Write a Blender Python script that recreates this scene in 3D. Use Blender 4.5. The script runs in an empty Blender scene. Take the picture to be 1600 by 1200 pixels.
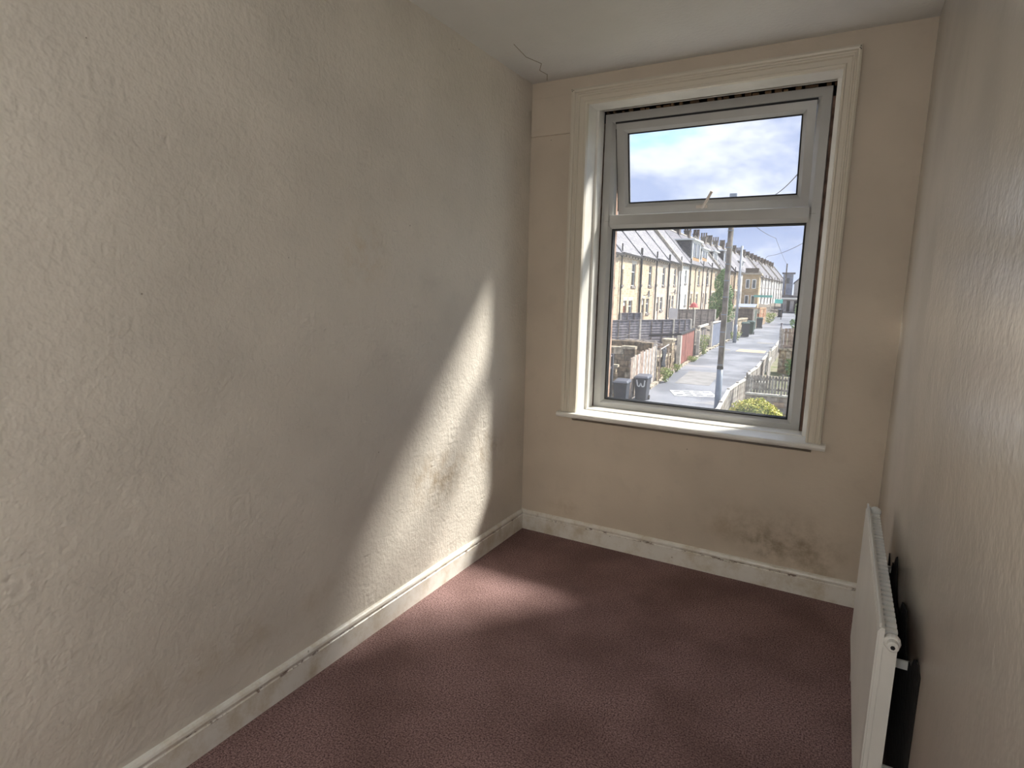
import bpy, bmesh, math, random
from mathutils import Matrix, Vector
random.seed(7)
sc = bpy.context.scene
COL = sc.collection

# ------------------------------------------------------------------ camera
CAM = Vector((1.6388, -3.1050, 1.4641))
def cam_axes(y, p, r):
    f = Vector((math.sin(y)*math.cos(p), math.cos(y)*math.cos(p), -math.sin(p)))
    rt = Vector((math.cos(y), -math.sin(y), 0)); up = rt.cross(f)
    return math.cos(r)*rt+math.sin(r)*up, -math.sin(r)*rt+math.cos(r)*up, f
cR, cU, cF = cam_axes(-0.5078, 0.1581, 0.0219)
cam = bpy.data.objects.new('camera', bpy.data.cameras.new('camera'))
COL.objects.link(cam)
cam.matrix_world = Matrix(((cR.x, cU.x, -cF.x, CAM.x), (cR.y, cU.y, -cF.y, CAM.y), (cR.z, cU.z, -cF.z, CAM.z), (0, 0, 0, 1)))
cam.data.sensor_width = 36.0
cam.data.lens = 920.8/1600*36
cam.data.clip_start = 0.02; cam.data.clip_end = 2000
sc.camera = cam
sc.view_settings.view_transform = 'Standard'
sc.view_settings.look = 'None'
sc.view_settings.gamma = 1.0
sc.view_settings.exposure = 1.22
sc.view_settings.use_curve_mapping = False

sc.cycles.max_bounces = 7; sc.cycles.diffuse_bounces = 4; sc.cycles.use_light_tree = False; sc.cycles.use_adaptive_sampling = True; sc.cycles.adaptive_threshold = .03; sc.cycles.glossy_bounces = 3; sc.cycles.transparent_max_bounces = 12

# ------------------------------------------------------------------ sky
def lin(c):
    return tuple(((v/255/12.92) if v <= 10.31 else ((v/255+0.055)/1.055)**2.4) for v in c)
def rgba(c): return lin(c)+(1.0,)

class NT:
    def __init__(s, tree): s.t = tree
    def n(s, typ, **kw):
        nd = s.t.nodes.new(typ)
        for k, v in kw.items():
            if k.startswith('_'): setattr(nd, k[1:], v)
            else:
                key = int(k[1:]) if k[0] == 'i' and k[1:].isdigit() else k.replace('__', ' ')
                if isinstance(v, bpy.types.NodeSocket): s.t.links.new(v, nd.inputs[key])
                else: nd.inputs[key].default_value = v
        return nd
    def math(s, op, a, b=0.0, c=None, clamp=False):
        kw = dict(i0=a, i1=b)
        if c is not None: kw['i2'] = c
        return s.n('ShaderNodeMath', _operation=op, _use_clamp=clamp, **kw).outputs[0]
    def noise(s, vec, scale, detail=3, rough=.5, dist=0.0, lac=2.0):
        return s.n('ShaderNodeTexNoise', Vector=vec, Scale=scale, Detail=detail, Roughness=rough, Distortion=dist, Lacunarity=lac).outputs[0]
    def ramp(s, fac, a, b, smooth=True):
        return s.n('ShaderNodeMapRange', _interpolation_type='SMOOTHSTEP' if smooth else 'LINEAR', i0=fac, i1=a, i2=b, i3=0.0, i4=1.0).outputs[0]
    def mix(s, fac, a, b, mode='MIX'):
        nd = s.t.nodes.new('ShaderNodeMix'); nd.data_type = 'RGBA'; nd.blend_type = mode
        for idx, v in ((0, fac), (6, a), (7, b)):
            if isinstance(v, bpy.types.NodeSocket): s.t.links.new(v, nd.inputs[idx])
            else: nd.inputs[idx].default_value = v
        return nd.outputs[2]
    def mapping(s, vec, loc=(0, 0, 0), rot=(0, 0, 0), scale=(1, 1, 1)):
        return s.n('ShaderNodeMapping', Vector=vec, Location=loc, Rotation=rot, Scale=scale).outputs[0]

world = bpy.data.worlds.new('world'); sc.world = world; world.use_nodes = True
wt = NT(world.node_tree); world.node_tree.nodes.clear()
wd = wt.n('ShaderNodeTexCoord').outputs['Generated']
SKY_OFF = (2.64, 1.1, 0.53)
wv = wt.mapping(wd, loc=SKY_OFF, scale=(1, 1, 1.9))
big = wt.noise(wv, 3.0, 5, .55, .25)
fine = wt.noise(wt.mapping(wd, loc=(3.1, .7, 0), scale=(1, 1, 2.2)), 9.0, 4, .6, .0)
dens = wt.math('ADD', wt.math('MULTIPLY', big, .78), wt.math('MULTIPLY', fine, .22))
cover = wt.ramp(dens, .385, .50)
dark = wt.ramp(dens, .44, .60)
elev = wt.n('ShaderNodeSeparateXYZ', Vector=wd).outputs[2]
blue = wt.mix(wt.ramp(elev, 0.0, .6, False), rgba((176, 214, 244)), rgba((120, 176, 232)))
cloud = wt.mix(dark, (.68, .70, .76, 1), rgba((150, 163, 196)))
skyc = wt.mix(cover, blue, cloud)
skyc = wt.mix(wt.math('MULTIPLY', wt.ramp(elev, .09, -.02), .4), skyc, (.80, .84, .92, 1))
wbg = wt.n('ShaderNodeBackground', Color=skyc, Strength=.735)
wo = wt.n('ShaderNodeOutputWorld'); world.node_tree.links.new(wbg.outputs[0], wo.inputs[0])

# hazy sun, from outside on the right, 47 degrees up
sun = bpy.data.objects.new('sun', bpy.data.lights.new('sun', 'SUN')); COL.objects.link(sun)
sun.data.energy = 4.0; sun.data.angle = math.radians(8); sun.data.color = (1.0, .95, .87)
sun.location = (30, 35, 50)
sun.rotation_euler = Vector((-.84, -1.0, -1.28)).to_track_quat('-Z', 'Y').to_euler()

# ------------------------------------------------------------------ helpers
def material(name, col, rough=.6, var=.0, vscale=4., bump=0., bscale=60., spec=.5, metal=0., col2=None, vdetail=4):
    m = bpy.data.materials.new(name); m.use_nodes = True
    t = NT(m.node_tree); b = m.node_tree.nodes['Principled BSDF']
    b.inputs['Roughness'].default_value = rough; b.inputs['Metallic'].default_value = metal
    b.inputs['Specular IOR Level'].default_value = spec
    oc = t.n('ShaderNodeTexCoord').outputs['Object']
    if var or col2:
        f = t.ramp(t.noise(oc, vscale, vdetail), .3, .7)
        c2 = col2 if col2 else tuple(max(0, v*(1-var)) for v in col)
        m.node_tree.links.new(t.mix(f, rgba(col), rgba(c2)), b.inputs['Base Color'])
    else: b.inputs['Base Color'].default_value = rgba(col)
    if bump:
        bn = t.n('ShaderNodeBump', Strength=bump, Distance=.01, Height=t.noise(oc, bscale, 3))
        m.node_tree.links.new(bn.outputs[0], b.inputs['Normal'])
    return m

def tag(o, label=None, cat=None, group=None, kind=None):
    if label: o['label'] = label
    if cat: o['category'] = cat
    if group: o['group'] = group
    if kind: o['kind'] = kind
    return o

class MB:
    def __init__(s): s.v = []; s.f = []
    def add(s, vs, fs):
        n = len(s.v); s.v += [tuple(p) for p in vs]; s.f += [tuple(i+n for i in f) for f in fs]; return s
    def box(s, x0, x1, y0, y1, z0, z1):
        if x0 > x1: x0, x1 = x1, x0
        if y0 > y1: y0, y1 = y1, y0
        return s.add([(x0, y0, z0), (x1, y0, z0), (x1, y1, z0), (x0, y1, z0), (x0, y0, z1), (x1, y0, z1), (x1, y1, z1), (x0, y1, z1)],
                     [(0, 3, 2, 1), (4, 5, 6, 7), (0, 1, 5, 4), (1, 2, 6, 5), (2, 3, 7, 6), (3, 0, 4, 7)])
    def hexa(s, p):   # 8 points, bottom ring then top ring
        return s.add(p, [(0, 3, 2, 1), (4, 5, 6, 7), (0, 1, 5, 4), (1, 2, 6, 5), (2, 3, 7, 6), (3, 0, 4, 7)])
    def prism(s, poly, axis, a, b):  # polygon in the other two axes
        n = len(poly); pts = []
        for q in (a, b):
            for (p0, p1) in poly:
                c = [p0, p1]; c.insert(axis, q); pts.append(tuple(c))
        fs = [tuple(range(n))[::-1], tuple(range(n, 2*n))]
        for i in range(n): j = (i+1) % n; fs.append((i, j, n+j, n+i))
        return s.add(pts, fs)
    def tube(s, pts, r, seg=8, r2=None, cap=True):
        pts = [Vector(p) for p in pts]; n = len(pts); base = len(s.v)
        rs = [r + ((r2-r)*i/(n-1) if r2 is not None else 0) for i in range(n)]
        for i, p in enumerate(pts):
            d = (pts[min(i+1, n-1)]-pts[max(i-1, 0)]).normalized()
            a = d.orthogonal().normalized() if abs(d.z) < .9 else Vector((1, 0, 0)).cross(d).normalized()
            if abs(d.z) < .9: a = d.cross(Vector((0, 0, 1))).normalized()
            b = d.cross(a)
            for k in range(seg):
                t = 2*math.pi*k/seg; s.v.append(tuple(p+rs[i]*(math.cos(t)*a+math.sin(t)*b)))
        for i in range(n-1):
            for k in range(seg):
                k2 = (k+1) % seg
                s.f.append((base+i*seg+k, base+i*seg+k2, base+(i+1)*seg+k2, base+(i+1)*seg+k))
        if cap:
            s.f.append(tuple(base+k for k in range(seg))[::-1]); s.f.append(tuple(base+(n-1)*seg+k for k in range(seg)))
        return s
    def lathe(s, prof, axis_pt, axis='z', seg=16):  # prof: (radius, height)
        base = len(s.v)
        for (r, h) in prof:
            for k in range(seg):
                t = 2*math.pi*k/seg; c, q = r*math.cos(t), r*math.sin(t)
                p = {'z': (c, q, h), 'y': (c, h, q), 'x': (h, c, q)}[axis]
                s.v.append((p[0]+axis_pt[0], p[1]+axis_pt[1], p[2]+axis_pt[2]))
        for i in range(len(prof)-1):
            for k in range(seg):
                k2 = (k+1) % seg
                s.f.append((base+i*seg+k, base+i*seg+k2, base+(i+1)*seg+k2, base+(i+1)*seg+k))
        s.f.append(tuple(base+k for k in range(seg))[::-1]); s.f.append(tuple(base+(len(prof)-1)*seg+k for k in range(seg)))
        return s
    def build(s, name, mat, parent=None, smooth=False, bevel=0.):
        me = bpy.data.meshes.new(name); me.from_pydata(s.v, [], s.f)
        bm = bmesh.new(); bm.from_mesh(me); bmesh.ops.recalc_face_normals(bm, faces=bm.faces)
        if bevel: bmesh.ops.bevel(bm, geom=list(bm.edges), offset=bevel, segments=2, affect='EDGES', profile=.6)
        bm.to_mesh(me); bm.free()
        if smooth:
            me.polygons.foreach_set('use_smooth', [True]*len(me.polygons))
        me.materials.append(mat)
        o = bpy.data.objects.new(name, me); COL.objects.link(o)
        if parent: o.parent = parent
        return o

def mesh_obj(name, me, parent=None):
    o = bpy.data.objects.new(name, me); COL.objects.link(o)
    if parent: o.parent = parent
    return o
def empty(name, loc=(0, 0, 0), rz=0.):
    o = bpy.data.objects.new(name, None); COL.objects.link(o)
    o.location = loc; o.rotation_euler = (0, 0, rz); o.empty_display_size = .1
    return o
def copy_tree(o, parent=None):
    c = o.copy(); COL.objects.link(c)
    if parent: c.parent = parent
    for ch in list(o.children): copy_tree(ch, c)
    return c
def wall_cells(mb, axis, t0, t1, a0, a1, z0, z1, holes):
    """a wall slab with rectangular holes; axis 'x': slab spans y in [a0,a1], thickness along x."""
    A = sorted(set([a0, a1]+[h[0] for h in holes]+[h[1] for h in holes])); Z = sorted(set([z0, z1]+[h[2] for h in holes]+[h[3] for h in holes]))
    A = [a for a in A if a0 <= a <= a1]; Z = [z for z in Z if z0 <= z <= z1]
    def solid(i, j):
        if i < 0 or j < 0 or i >= len(A)-1 or j >= len(Z)-1: return False
        ca, cz = (A[i]+A[i+1])/2, (Z[j]+Z[j+1])/2
        return not any(h[0] < ca < h[1] and h[2] < cz < h[3] for h in holes)
    def P(t, a, z): return (t, a, z) if axis == 'x' else (a, t, z)
    for i in range(len(A)-1):
        for j in range(len(Z)-1):
            if not solid(i, j): continue
            b0, b1, c0, c1 = A[i], A[i+1], Z[j], Z[j+1]
            for t in (t0, t1): mb.add([P(t, b0, c0), P(t, b1, c0), P(t, b1, c1), P(t, b0, c1)], [(0, 1, 2, 3)])
            if not solid(i-1, j): mb.add([P(t0, b0, c0), P(t1, b0, c0), P(t1, b0, c1), P(t0, b0, c1)], [(0, 1, 2, 3)])
            if not solid(i+1, j): mb.add([P(t0, b1, c0), P(t1, b1, c0), P(t1, b1, c1), P(t0, b1, c1)], [(0, 1, 2, 3)])
            if not solid(i, j-1): mb.add([P(t0, b0, c0), P(t1, b0, c0), P(t1, b1, c0), P(t0, b1, c0)], [(0, 1, 2, 3)])
            if not solid(i, j+1): mb.add([P(t0, b0, c1), P(t1, b0, c1), P(t1, b1, c1), P(t0, b1, c1)], [(0, 1, 2, 3)])
    return mb

# ================================================================== ROOM
W, H, YR = 1.8614, 2.60, -5.4     # width, ceiling height, rear wall
HB = .1216                        # skirting height

def wall_mat(name, base, axis, rough, bump_s, motif=False, stains=(), spec=.5):
    """painted embossed wallpaper; axis = wall normal axis (0 x, 1 y). stains: (a, z, ra, rz, colour, amount, noise scale)"""
    m = bpy.data.materials.new(name); m.use_nodes = True
    t = NT(m.node_tree); b = m.node_tree.nodes['Principled BSDF']
    geo = t.n('ShaderNodeNewGeometry').outputs['Position']
    sx = t.n('ShaderNodeSeparateXYZ', Vector=geo)
    a = sx.outputs[1 if axis == 0 else 0]; z = sx.outputs[2]
    n1 = t.ramp(t.noise(geo, 1.6, 2, .6), .35, .7)
    col = t.mix(n1, rgba(base), rgba(tuple(v*.94 for v in base)))
    n2 = t.ramp(t.noise(geo, 9., 3, .65), .5, .78)
    col = t.mix(t.math('MULTIPLY', n2, .16), col, rgba(tuple(v*.80 for v in base)))
    cache = {}
    for (sa, sz, ra, rz, sc_, amt, ns) in stains:
        da = t.math('DIVIDE', t.math('SUBTRACT', a, sa), ra); dz = t.math('DIVIDE', t.math('SUBTRACT', z, sz), rz)
        r = t.math('SQRT', t.math('ADD', t.math('MULTIPLY', da, da), t.math('MULTIPLY', dz, dz)))
        kk = 7. if ns < 10 else (14. if ns < 20 else 30.)
        if kk not in cache: cache[kk] = t.noise(geo, kk, 4, .7)
        nn = cache[kk]
        f = t.math('MULTIPLY', t.ramp(r, 1.0, .15), t.ramp(nn, .36, .74))
        col = t.mix(t.math('MULTIPLY', f, amt), col, rgba(sc_))
    # small specks
    vo = t.n('ShaderNodeTexVoronoi', Vector=geo, Scale=7.0)
    sp = t.math('LESS_THAN', vo.outputs['Distance'], .022)
    keep = t.math('GREATER_THAN', t.n('ShaderNodeSeparateColor', Color=vo.outputs['Color']).outputs[0], .72)
    col = t.mix(t.math('MULTIPLY', t.math('MULTIPLY', sp, keep), .6), col, rgba((92, 76, 60)))
    m.node_tree.links.new(col, b.inputs['Base Color'])
    b.inputs['Roughness'].default_value = rough
    b.inputs['Specular IOR Level'].default_value = spec
    h = t.math('ADD', t.math('MULTIPLY', t.noise(geo, 70., 1, .6), .6), t.math('MULTIPLY', t.noise(geo, 24., 1, .6), .8))
    h = t.math('ADD', h, t.math('MULTIPLY', t.noise(geo, 5., 0, .5), 1.3))
    if motif:
        for (cell, rad, off, ring, amt) in ((.30, .047, (0.0, 0.0), 210., .30), (.30, .022, (.17, .11), 330., .26)):
            row = t.math('FLOOR', t.math('DIVIDE', t.math('ADD', z, off[1]), cell))
            sh = t.math('MULTIPLY', t.math('MODULO', row, 2.0), cell*.5)
            u = t.math('SUBTRACT', t.math('FLOORED_MODULO', t.math('ADD', t.math('ADD', a, sh), off[0]), cell), cell/2)
            v = t.math('SUBTRACT', t.math('FLOORED_MODULO', t.math('ADD', z, off[1]), cell), cell/2)
            d = t.math('MAXIMUM', t.math('ABSOLUTE', u), t.math('ABSOLUTE', v))
            rr = t.math('MULTIPLY', t.math('SINE', t.math('MULTIPLY', d, ring)), t.math('LESS_THAN', d, rad))
            msk = t.ramp(t.noise(geo, 2.4, 1), .40, .62)
            h = t.math('ADD', h, t.math('MULTIPLY', t.math('MULTIPLY', rr, msk), amt*.5))
    bn = t.n('ShaderNodeBump', Strength=bump_s, Distance=.004, Height=h)
    m.node_tree.links.new(bn.outputs[0], b.inputs['Normal'])
    return m

CREAM = (226, 218, 206)
mould = (128, 108, 78)
M_left = wall_mat('cream_wallpaper', CREAM, 0, .58, 1.0, True,
                  [(-.87, .56, .34, .2, (160, 132, 92), .62, 16.), (-.80, .50, .16, .12, (112, 94, 64), .38, 34.),
                   (-.42, .60, .22, .16, (150, 124, 86), .45, 16.), (-1.35, 1.58, .2, .2, (196, 172, 132), .35, 12.), (-2.0, .30, .8, .10, (176, 158, 128), .4, 9.)])
M_back = wall_mat('cream_plaster', (216, 202, 184), 1, .6, .22, False,
                  [(1.50, .26, .36, .2, mould, .6, 6.), (1.40, .22, .16, .11, (112, 98, 70), .5, 13.), (1.62, .16, .2, .2, (128, 110, 76), .5, 5.),
                   (1.22, .30, .22, .16, (150, 130, 100), .5, 8.), (.30, .18, .2, .1, (170, 148, 116), .3, 12.)])
M_right = wall_mat('cream_satin_wallpaper', (236, 230, 220), 0, .24, .5, False, [(-1.2, .55, .3, .3, (170, 150, 116), .4, 8.)], .55)
M_ceil = material('ceiling_paint', (230, 229, 226), .75, .04, 2., .25, 50.)
M_gloss = material('white_gloss_paint', (242, 239, 232), .32, .06, 6., .12, 30.)
M_trimdirty = material('worn_white_gloss', (228, 222, 210), .38, 0, 0, .2, 30., col2=(206, 194, 172), vdetail=8, )
M_upvc = material('white_upvc', (184, 183, 180), .35, .03, 8.)
M_black = material('black_gasket', (14, 13, 16), .6)
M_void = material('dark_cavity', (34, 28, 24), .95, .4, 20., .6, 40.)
M_rad = material('radiator_enamel', (226, 224, 218), .35, .03, 5.)
M_wood_raw = material('bare_timber', (120, 92, 64), .8, .4, 12.)

# carpet
def carpet_mat():
    m = bpy.data.materials.new('mauve_brown_carpet'); m.use_nodes = True
    t = NT(m.node_tree); b = m.node_tree.nodes['Principled BSDF']
    p = t.n('ShaderNodeNewGeometry').outputs['Position']
    n1 = t.noise(p, 165., 3, .75); n2 = t.noise(t.mapping(p, loc=(5, 3, 1)), 420., 2, .6); n3 = t.noise(p, 2.6, 4)
    f = t.ramp(t.math('ADD', t.math('MULTIPLY', n1, .7), t.math('MULTIPLY', n2, .3)), .36, .64)
    c = t.mix(f, rgba((74, 52, 52)), rgba((182, 150, 146)))
    c = t.mix(t.ramp(n3, .35, .7), c, t.mix(.4, c, rgba((78, 56, 50))))
    m.node_tree.links.new(c, b.inputs['Base Color']); b.inputs['Roughness'].default_value = .95
    b.inputs['Specular IOR Level'].default_value = .15
    bn = t.n('ShaderNodeBump', Strength=.5, Distance=.004, Height=t.math('ADD', n1, t.math('MULTIPLY', t.noise(p, 40., 2), .4)))
    m.node_tree.links.new(bn.outputs[0], b.inputs['Normal'])
    return m
M_carpet = carpet_mat()

def struct(o, label=None): return tag(o, label, None, None, 'structure')
struct(MB().box(-.15, W+.15, YR-.15, .0, -.12, 0).build('floor', M_carpet), 'mauve brown speckled fitted carpet covering the bedroom floor')
struct(MB().box(-.15, W+.15, YR-.15, .45, H, H+.15).build('ceiling', M_ceil), 'plain off-white painted ceiling above the window')
struct(MB().box(-.15, 0, YR-.15, .0, 0, H).build('wall_left', M_left), 'long cream embossed wallpaper wall with brown damp stains')
def wall_x(y):      # the old right-hand wall drifts gently outwards away from the window
    t = min(1., max(0., (-y-1.0)/1.4)); return W+.006*t*t*(3-2*t)
mb = MB(); ys = [0]+[-.9-.075*i for i in range(22)]+[YR-.15]
for y in ys: mb.v += [(wall_x(y), y, 0), (wall_x(y), y, H), (W+.15, y, H), (W+.15, y, 0)]
for i in range(len(ys)-1):
    for k in range(4): a = 4*i+k; b = 4*i+(k+1) % 4; mb.f.append((a, b, b+4, a+4))
mb.f += [(0, 1, 2, 3), tuple(4*(len(ys)-1)+k for k in range(4))]
o = struct(mb.build('wall_right', M_right, smooth=True), 'satin cream wall behind the radiator')
for e in (o.data,):
    for pl in e.polygons: pl.use_smooth = abs(pl.normal.x) > .9
struct(MB().box(-.15, W+.15, YR-.15, YR, 0, H).build('wall_rear', M_back), 'cream wall at the rear of the room')
OX0, OX1, OZ0, OZ1 = .345, 1.533, .765, 2.45
struct(wall_cells(MB(), 'y', 0, .24, -.15, W+.15, 0, H, [(OX0-.03, OX1+.03, OZ0-.04, OZ1+.06)]).build('wall_back', M_back), 'cream window wall with mould patches low on the right')
M_extstone = material('pinkish_outer_stone', (196, 160, 138), .9, .35, 14., .8, 30.)
struct(wall_cells(MB(), 'y', .275, .42, -.6, W+.9, -4.4, 5.2, [(.385, 1.475, .735, 2.75)]).build('wall_outside', M_extstone), 'outer stone face of the house around the window')

# small boxed panel at the top left of the window wall
struct(MB().box(.006, .2485, -.011, .002, 2.315, 2.515).build('trim_3', M_back, bevel=.003), 'small raised cream panel in the upper left corner')

# hairline cracks in the ceiling corner
M_crack = material('crack_line', (150, 136, 118), .9)
mbc = MB()
pts = [(.10, -.02), (.14, -.10), (.13, -.17), (.18, -.25), (.15, -.36), (.17, -.52)]
for (p, q) in zip(pts[:-1], pts[1:]):
    mbc.tube([(p[0], p[1], H), (q[0], q[1], H)], .0016, 5)
struct(mbc.build('trim_4', M_crack), 'hairline crack across the ceiling corner')

# skirting boards: one profile swept along each wall
def skirting(name, path_fn, L, label):
    prof = [(0, 0), (.016, 0), (.016, .088), (.0125, .091), (.0125, .095), (.015, .099), (.0165, .106), (.0135, .114), (.008, .1195), (0, HB)]
    mb = MB(); n = len(prof)
    ns = 40
    for i in range(ns+1):
        s = L*i/ns; w = random.uniform(-.0006, .0006)
        for (d, z) in prof: mb.v.append(path_fn(s, d+(w if d > 0 else 0), z))
    for i in range(ns):
        for k in range(n):
            k2 = (k+1) % n; mb.f.append((i*n+k, i*n+k2, (i+1)*n+k2, (i+1)*n+k))
    mb.f.append(tuple(range(n))); mb.f.append(tuple(range(ns*n, ns*n+n))[::-1])
    return struct(mb.build(name, M_skirt), label)
def skirt_mat():
    m = bpy.data.materials.new('chipped_white_skirting'); m.use_nodes = True
    t = NT(m.node_tree); b = m.node_tree.nodes['Principled BSDF']
    p = t.n('ShaderNodeNewGeometry').outputs['Position']; z = t.n('ShaderNodeSeparateXYZ', Vector=p).outputs[2]
    c = t.mix(t.ramp(t.noise(p, 8., 6, .7), .4, .75), rgba((236, 232, 224)), rgba((206, 194, 172)))
    near = t.math('MULTIPLY', t.ramp(z, .083, .09), t.ramp(z, .102, .096))
    chips = t.ramp(t.noise(t.mapping(p, scale=(1, 1, 2.5)), 18., 7, .75), .52, .6)
    c = t.mix(t.math('MULTIPLY', t.math('MULTIPLY', near, chips), .85), c, rgba((92, 62, 40)))
    spots = t.ramp(t.noise(p, 45., 3, .6), .70, .76)
    c = t.mix(t.math('MULTIPLY', spots, .6), c, rgba((120, 94, 66)))
    m.node_tree.links.new(c, b.inputs['Base Color']); b.inputs['Roughness'].default_value = .33
    bn = t.n('ShaderNodeBump', Strength=.25, Distance=.004, Height=t.noise(p, 35., 4))
    m.node_tree.links.new(bn.outputs[0], b.inputs['Normal'])
    return m
M_skirt = skirt_mat()
skirting('baseboard_left', lambda s, d, z: (d, -s, z), -YR, 'chipped white skirting board along the left wall')
skirting('baseboard_back', lambda s, d, z: (s, -d, z), W, 'white skirting board under the window')
skirting('baseboard_right', lambda s, d, z: (wall_x(-s)-d, -s, z), -YR, 'white skirting board behind the radiator')

# ------------------------------------------------------------------ window surround
def mitred(rect, prof, mats, names, parent, sides='lbrt', flat=0):
    """members of a rectangular frame; prof = [(inset, y)], closed polygon, rect = x0,x1,z0,z1"""
    x0, x1, z0, z1 = rect; out = []
    def cor(k, d):
        return [(x0+d, z0+d), (x1-d, z0+d), (x1-d, z1-d), (x0+d, z1-d)][k]
    for side in sides:
        k0, k1 = {'b': (0, 1), 'r': (1, 2), 't': (2, 3), 'l': (3, 0)}[side]
        mb = MB(); n = len(prof)
        for k in (k0, k1):
            for (d, y) in prof:
                x, z = cor(k, d)
                if flat and k in (0, 1): z = flat    # legs run square down onto the sill
                mb.v.append((x, y, z))
        for i in range(n):
            j = (i+1) % n; mb.f.append((i, j, n+j, n+i))
        mb.f.append(tuple(range(n))); mb.f.append(tuple(range(n, 2*n))[::-1])
        out.append(mb.build(names.get(side, names['*']), mats, parent))
    return out

win = struct(empty('window_1', (0, 0, 0)), 'white double-glazed window with its top light tilted open')
arch = struct(empty('trim_1', (0, 0, 0)), 'moulded white architrave around the window')
# inset is measured from the outer edge towards the opening
prof_a = [(0, 0), (0, -.026), (.010, -.030), (.018, -.028), (.022, -.020), (.028, -.019), (.034, -.023), (.040, -.0225), (.044, -.016), (.066, -.0145), (.070, -.019), (.080, -.018), (.083, 0)]
def scaled(p, w): return [(d*w/.083, y) for d, y in p]
def arch_leg(xo, xi, zt, zb, top_zi):
    mb = MB(); pr = prof_a; n = len(pr)
    for (z_of) in (0, 1):
        for (d, y) in pr:
            f = d/.083; x = xo+(xi-xo)*f
            z = zb if z_of == 0 else zt+(top_zi-zt)*f
            mb.v.append((x, y, z))
    for i in range(n): j = (i+1) % n; mb.f.append((i, j, n+j, n+i))
    mb.f.append(tuple(range(n))); mb.f.append(tuple(range(n, 2*n))[::-1])
    return mb.build('architrave_leg', M_trimdirty, arch)
AX0, AX1, AZ1 = .2513, 1.5995, 2.5328
arch_leg(AX0, OX0, AZ1, .7745, OZ1); arch_leg(AX1, OX1, AZ1, .7745, OZ1)
mb = MB(); n = len(prof_a)
for e in (0, 1):
    for (d, y) in prof_a:
        f = d/.083; mb.v.append(((AX0+(OX0-AX0)*f) if e == 0 else (AX1+(OX1-AX1)*f), y, AZ1+(OZ1-AZ1)*f))
for i in range(n): j = (i+1) % n; mb.f.append((i, j, n+j, n+i))
mb.f.append(tuple(range(n))); mb.f.append(tuple(range(n, 2*n))[::-1])
mb.build('architrave_head', M_trimdirty, arch)
M_hole = material('nail_hole', (40, 32, 26), .9)
for (x, z) in ((.256, 2.527), (.258, 2.519), (.2655, 2.523), (1.5925, 2.524), (1.594, 2.512), (1.590, 2.517)):
    MB().lathe([(.0022, 0), (.0022, .003)], (x, -.0315, z), 'y', 6).build('paint_chip', M_hole, arch)

# liners of the reveal (two steps), soffit, sill
rv = struct(empty('trim_2', (0, 0, 0)), 'white boards lining the window reveal')
MB().box(OX0-.02, OX0, .0, .115, OZ0, OZ1+.01).build('jamb_board', M_gloss, rv)
MB().box(OX0-.02, OX0+.015, .115, .20, OZ0, OZ1+.01).build('stop_bead', M_gloss, rv, bevel=.003)
MB().box(OX1, OX1+.02, .0, .115, OZ0, OZ1+.01).build('jamb_board', M_gloss, rv)
MB().box(OX1-.022, OX1+.02, .115, .20, OZ0, OZ1+.01).build('stop_bead', M_gloss, rv, bevel=.004)
MB().box(OX0-.02, OX1+.02, .0, .125, OZ1, OZ1+.012).build('soffit_board', M_gloss, rv)
MB().box(OX0-.02, OX1+.02, .125, .275, OZ1+.045, OZ1+.06).build('cavity_head', M_void, rv)
MB().box(OX0-.02, OX1+.02, .268, .275, OZ1-.03, OZ1+.05).build('cavity_back', M_void, rv)
MB().box(OX0+.01, OX1-.01, .160, .168, OZ1+.004, OZ1+.012).build('old_batten', M_gloss, rv)
mb = MB()
for i in range(26):
    x = OX0+.03+i*.045+random.uniform(-.012, .012)
    mb.box(x, x+random.uniform(.01, .035), .175+random.uniform(0, .02), .2+random.uniform(0, .02), OZ1-.004, OZ1+random.uniform(.002, .012))
mb.build('crumbling_filler', M_wood_raw, rv)

sill = struct(empty('trim_5', (0, 0, 0)), 'white painted window sill board with rounded ends')
sp = [(-.052, .752), (-.056, .757), (-.057, .764), (-.054, .771), (-.049, .7745), (.115, .7745), (.115, .748), (-.049, .748)]
mb = MB().prism([(y, z) for y, z in sp], 0, .238, 1.622)
mb.build('sill_board', M_gloss, sill)
MB().box(OX0+.012, OX1-.02, .100, .205, .748, .7815).build('inner_sill_step', M_gloss, sill, bevel=.003)

# ------------------------------------------------------------------ uPVC window
FX0, FX1, FZ0, FZ1, FY = .366, 1.492, .7685, 2.446, .20
pf = [(0, .275), (0, FY), (.040, FY), (.044, FY+.004), (.059, FY+.022), (.059, .275)]
mitred((FX0, FX1, FZ0, FZ1), pf, M_upvc, {'l': 'frame_stile', 'r': 'frame_stile', '*': 'frame_rail'}, win)
TZ0, TZ1 = 1.824, 1.905
tr = MB().prism([(.275, TZ0), (FY+.022, TZ0), (FY+.004, TZ0+.017), (FY, TZ0+.021), (FY, TZ1-.010), (FY+.004, TZ1-.006), (.275, TZ1-.006)], 0, FX0+.05, FX1-.05)
tr.build('transom', M_upvc, win)
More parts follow.
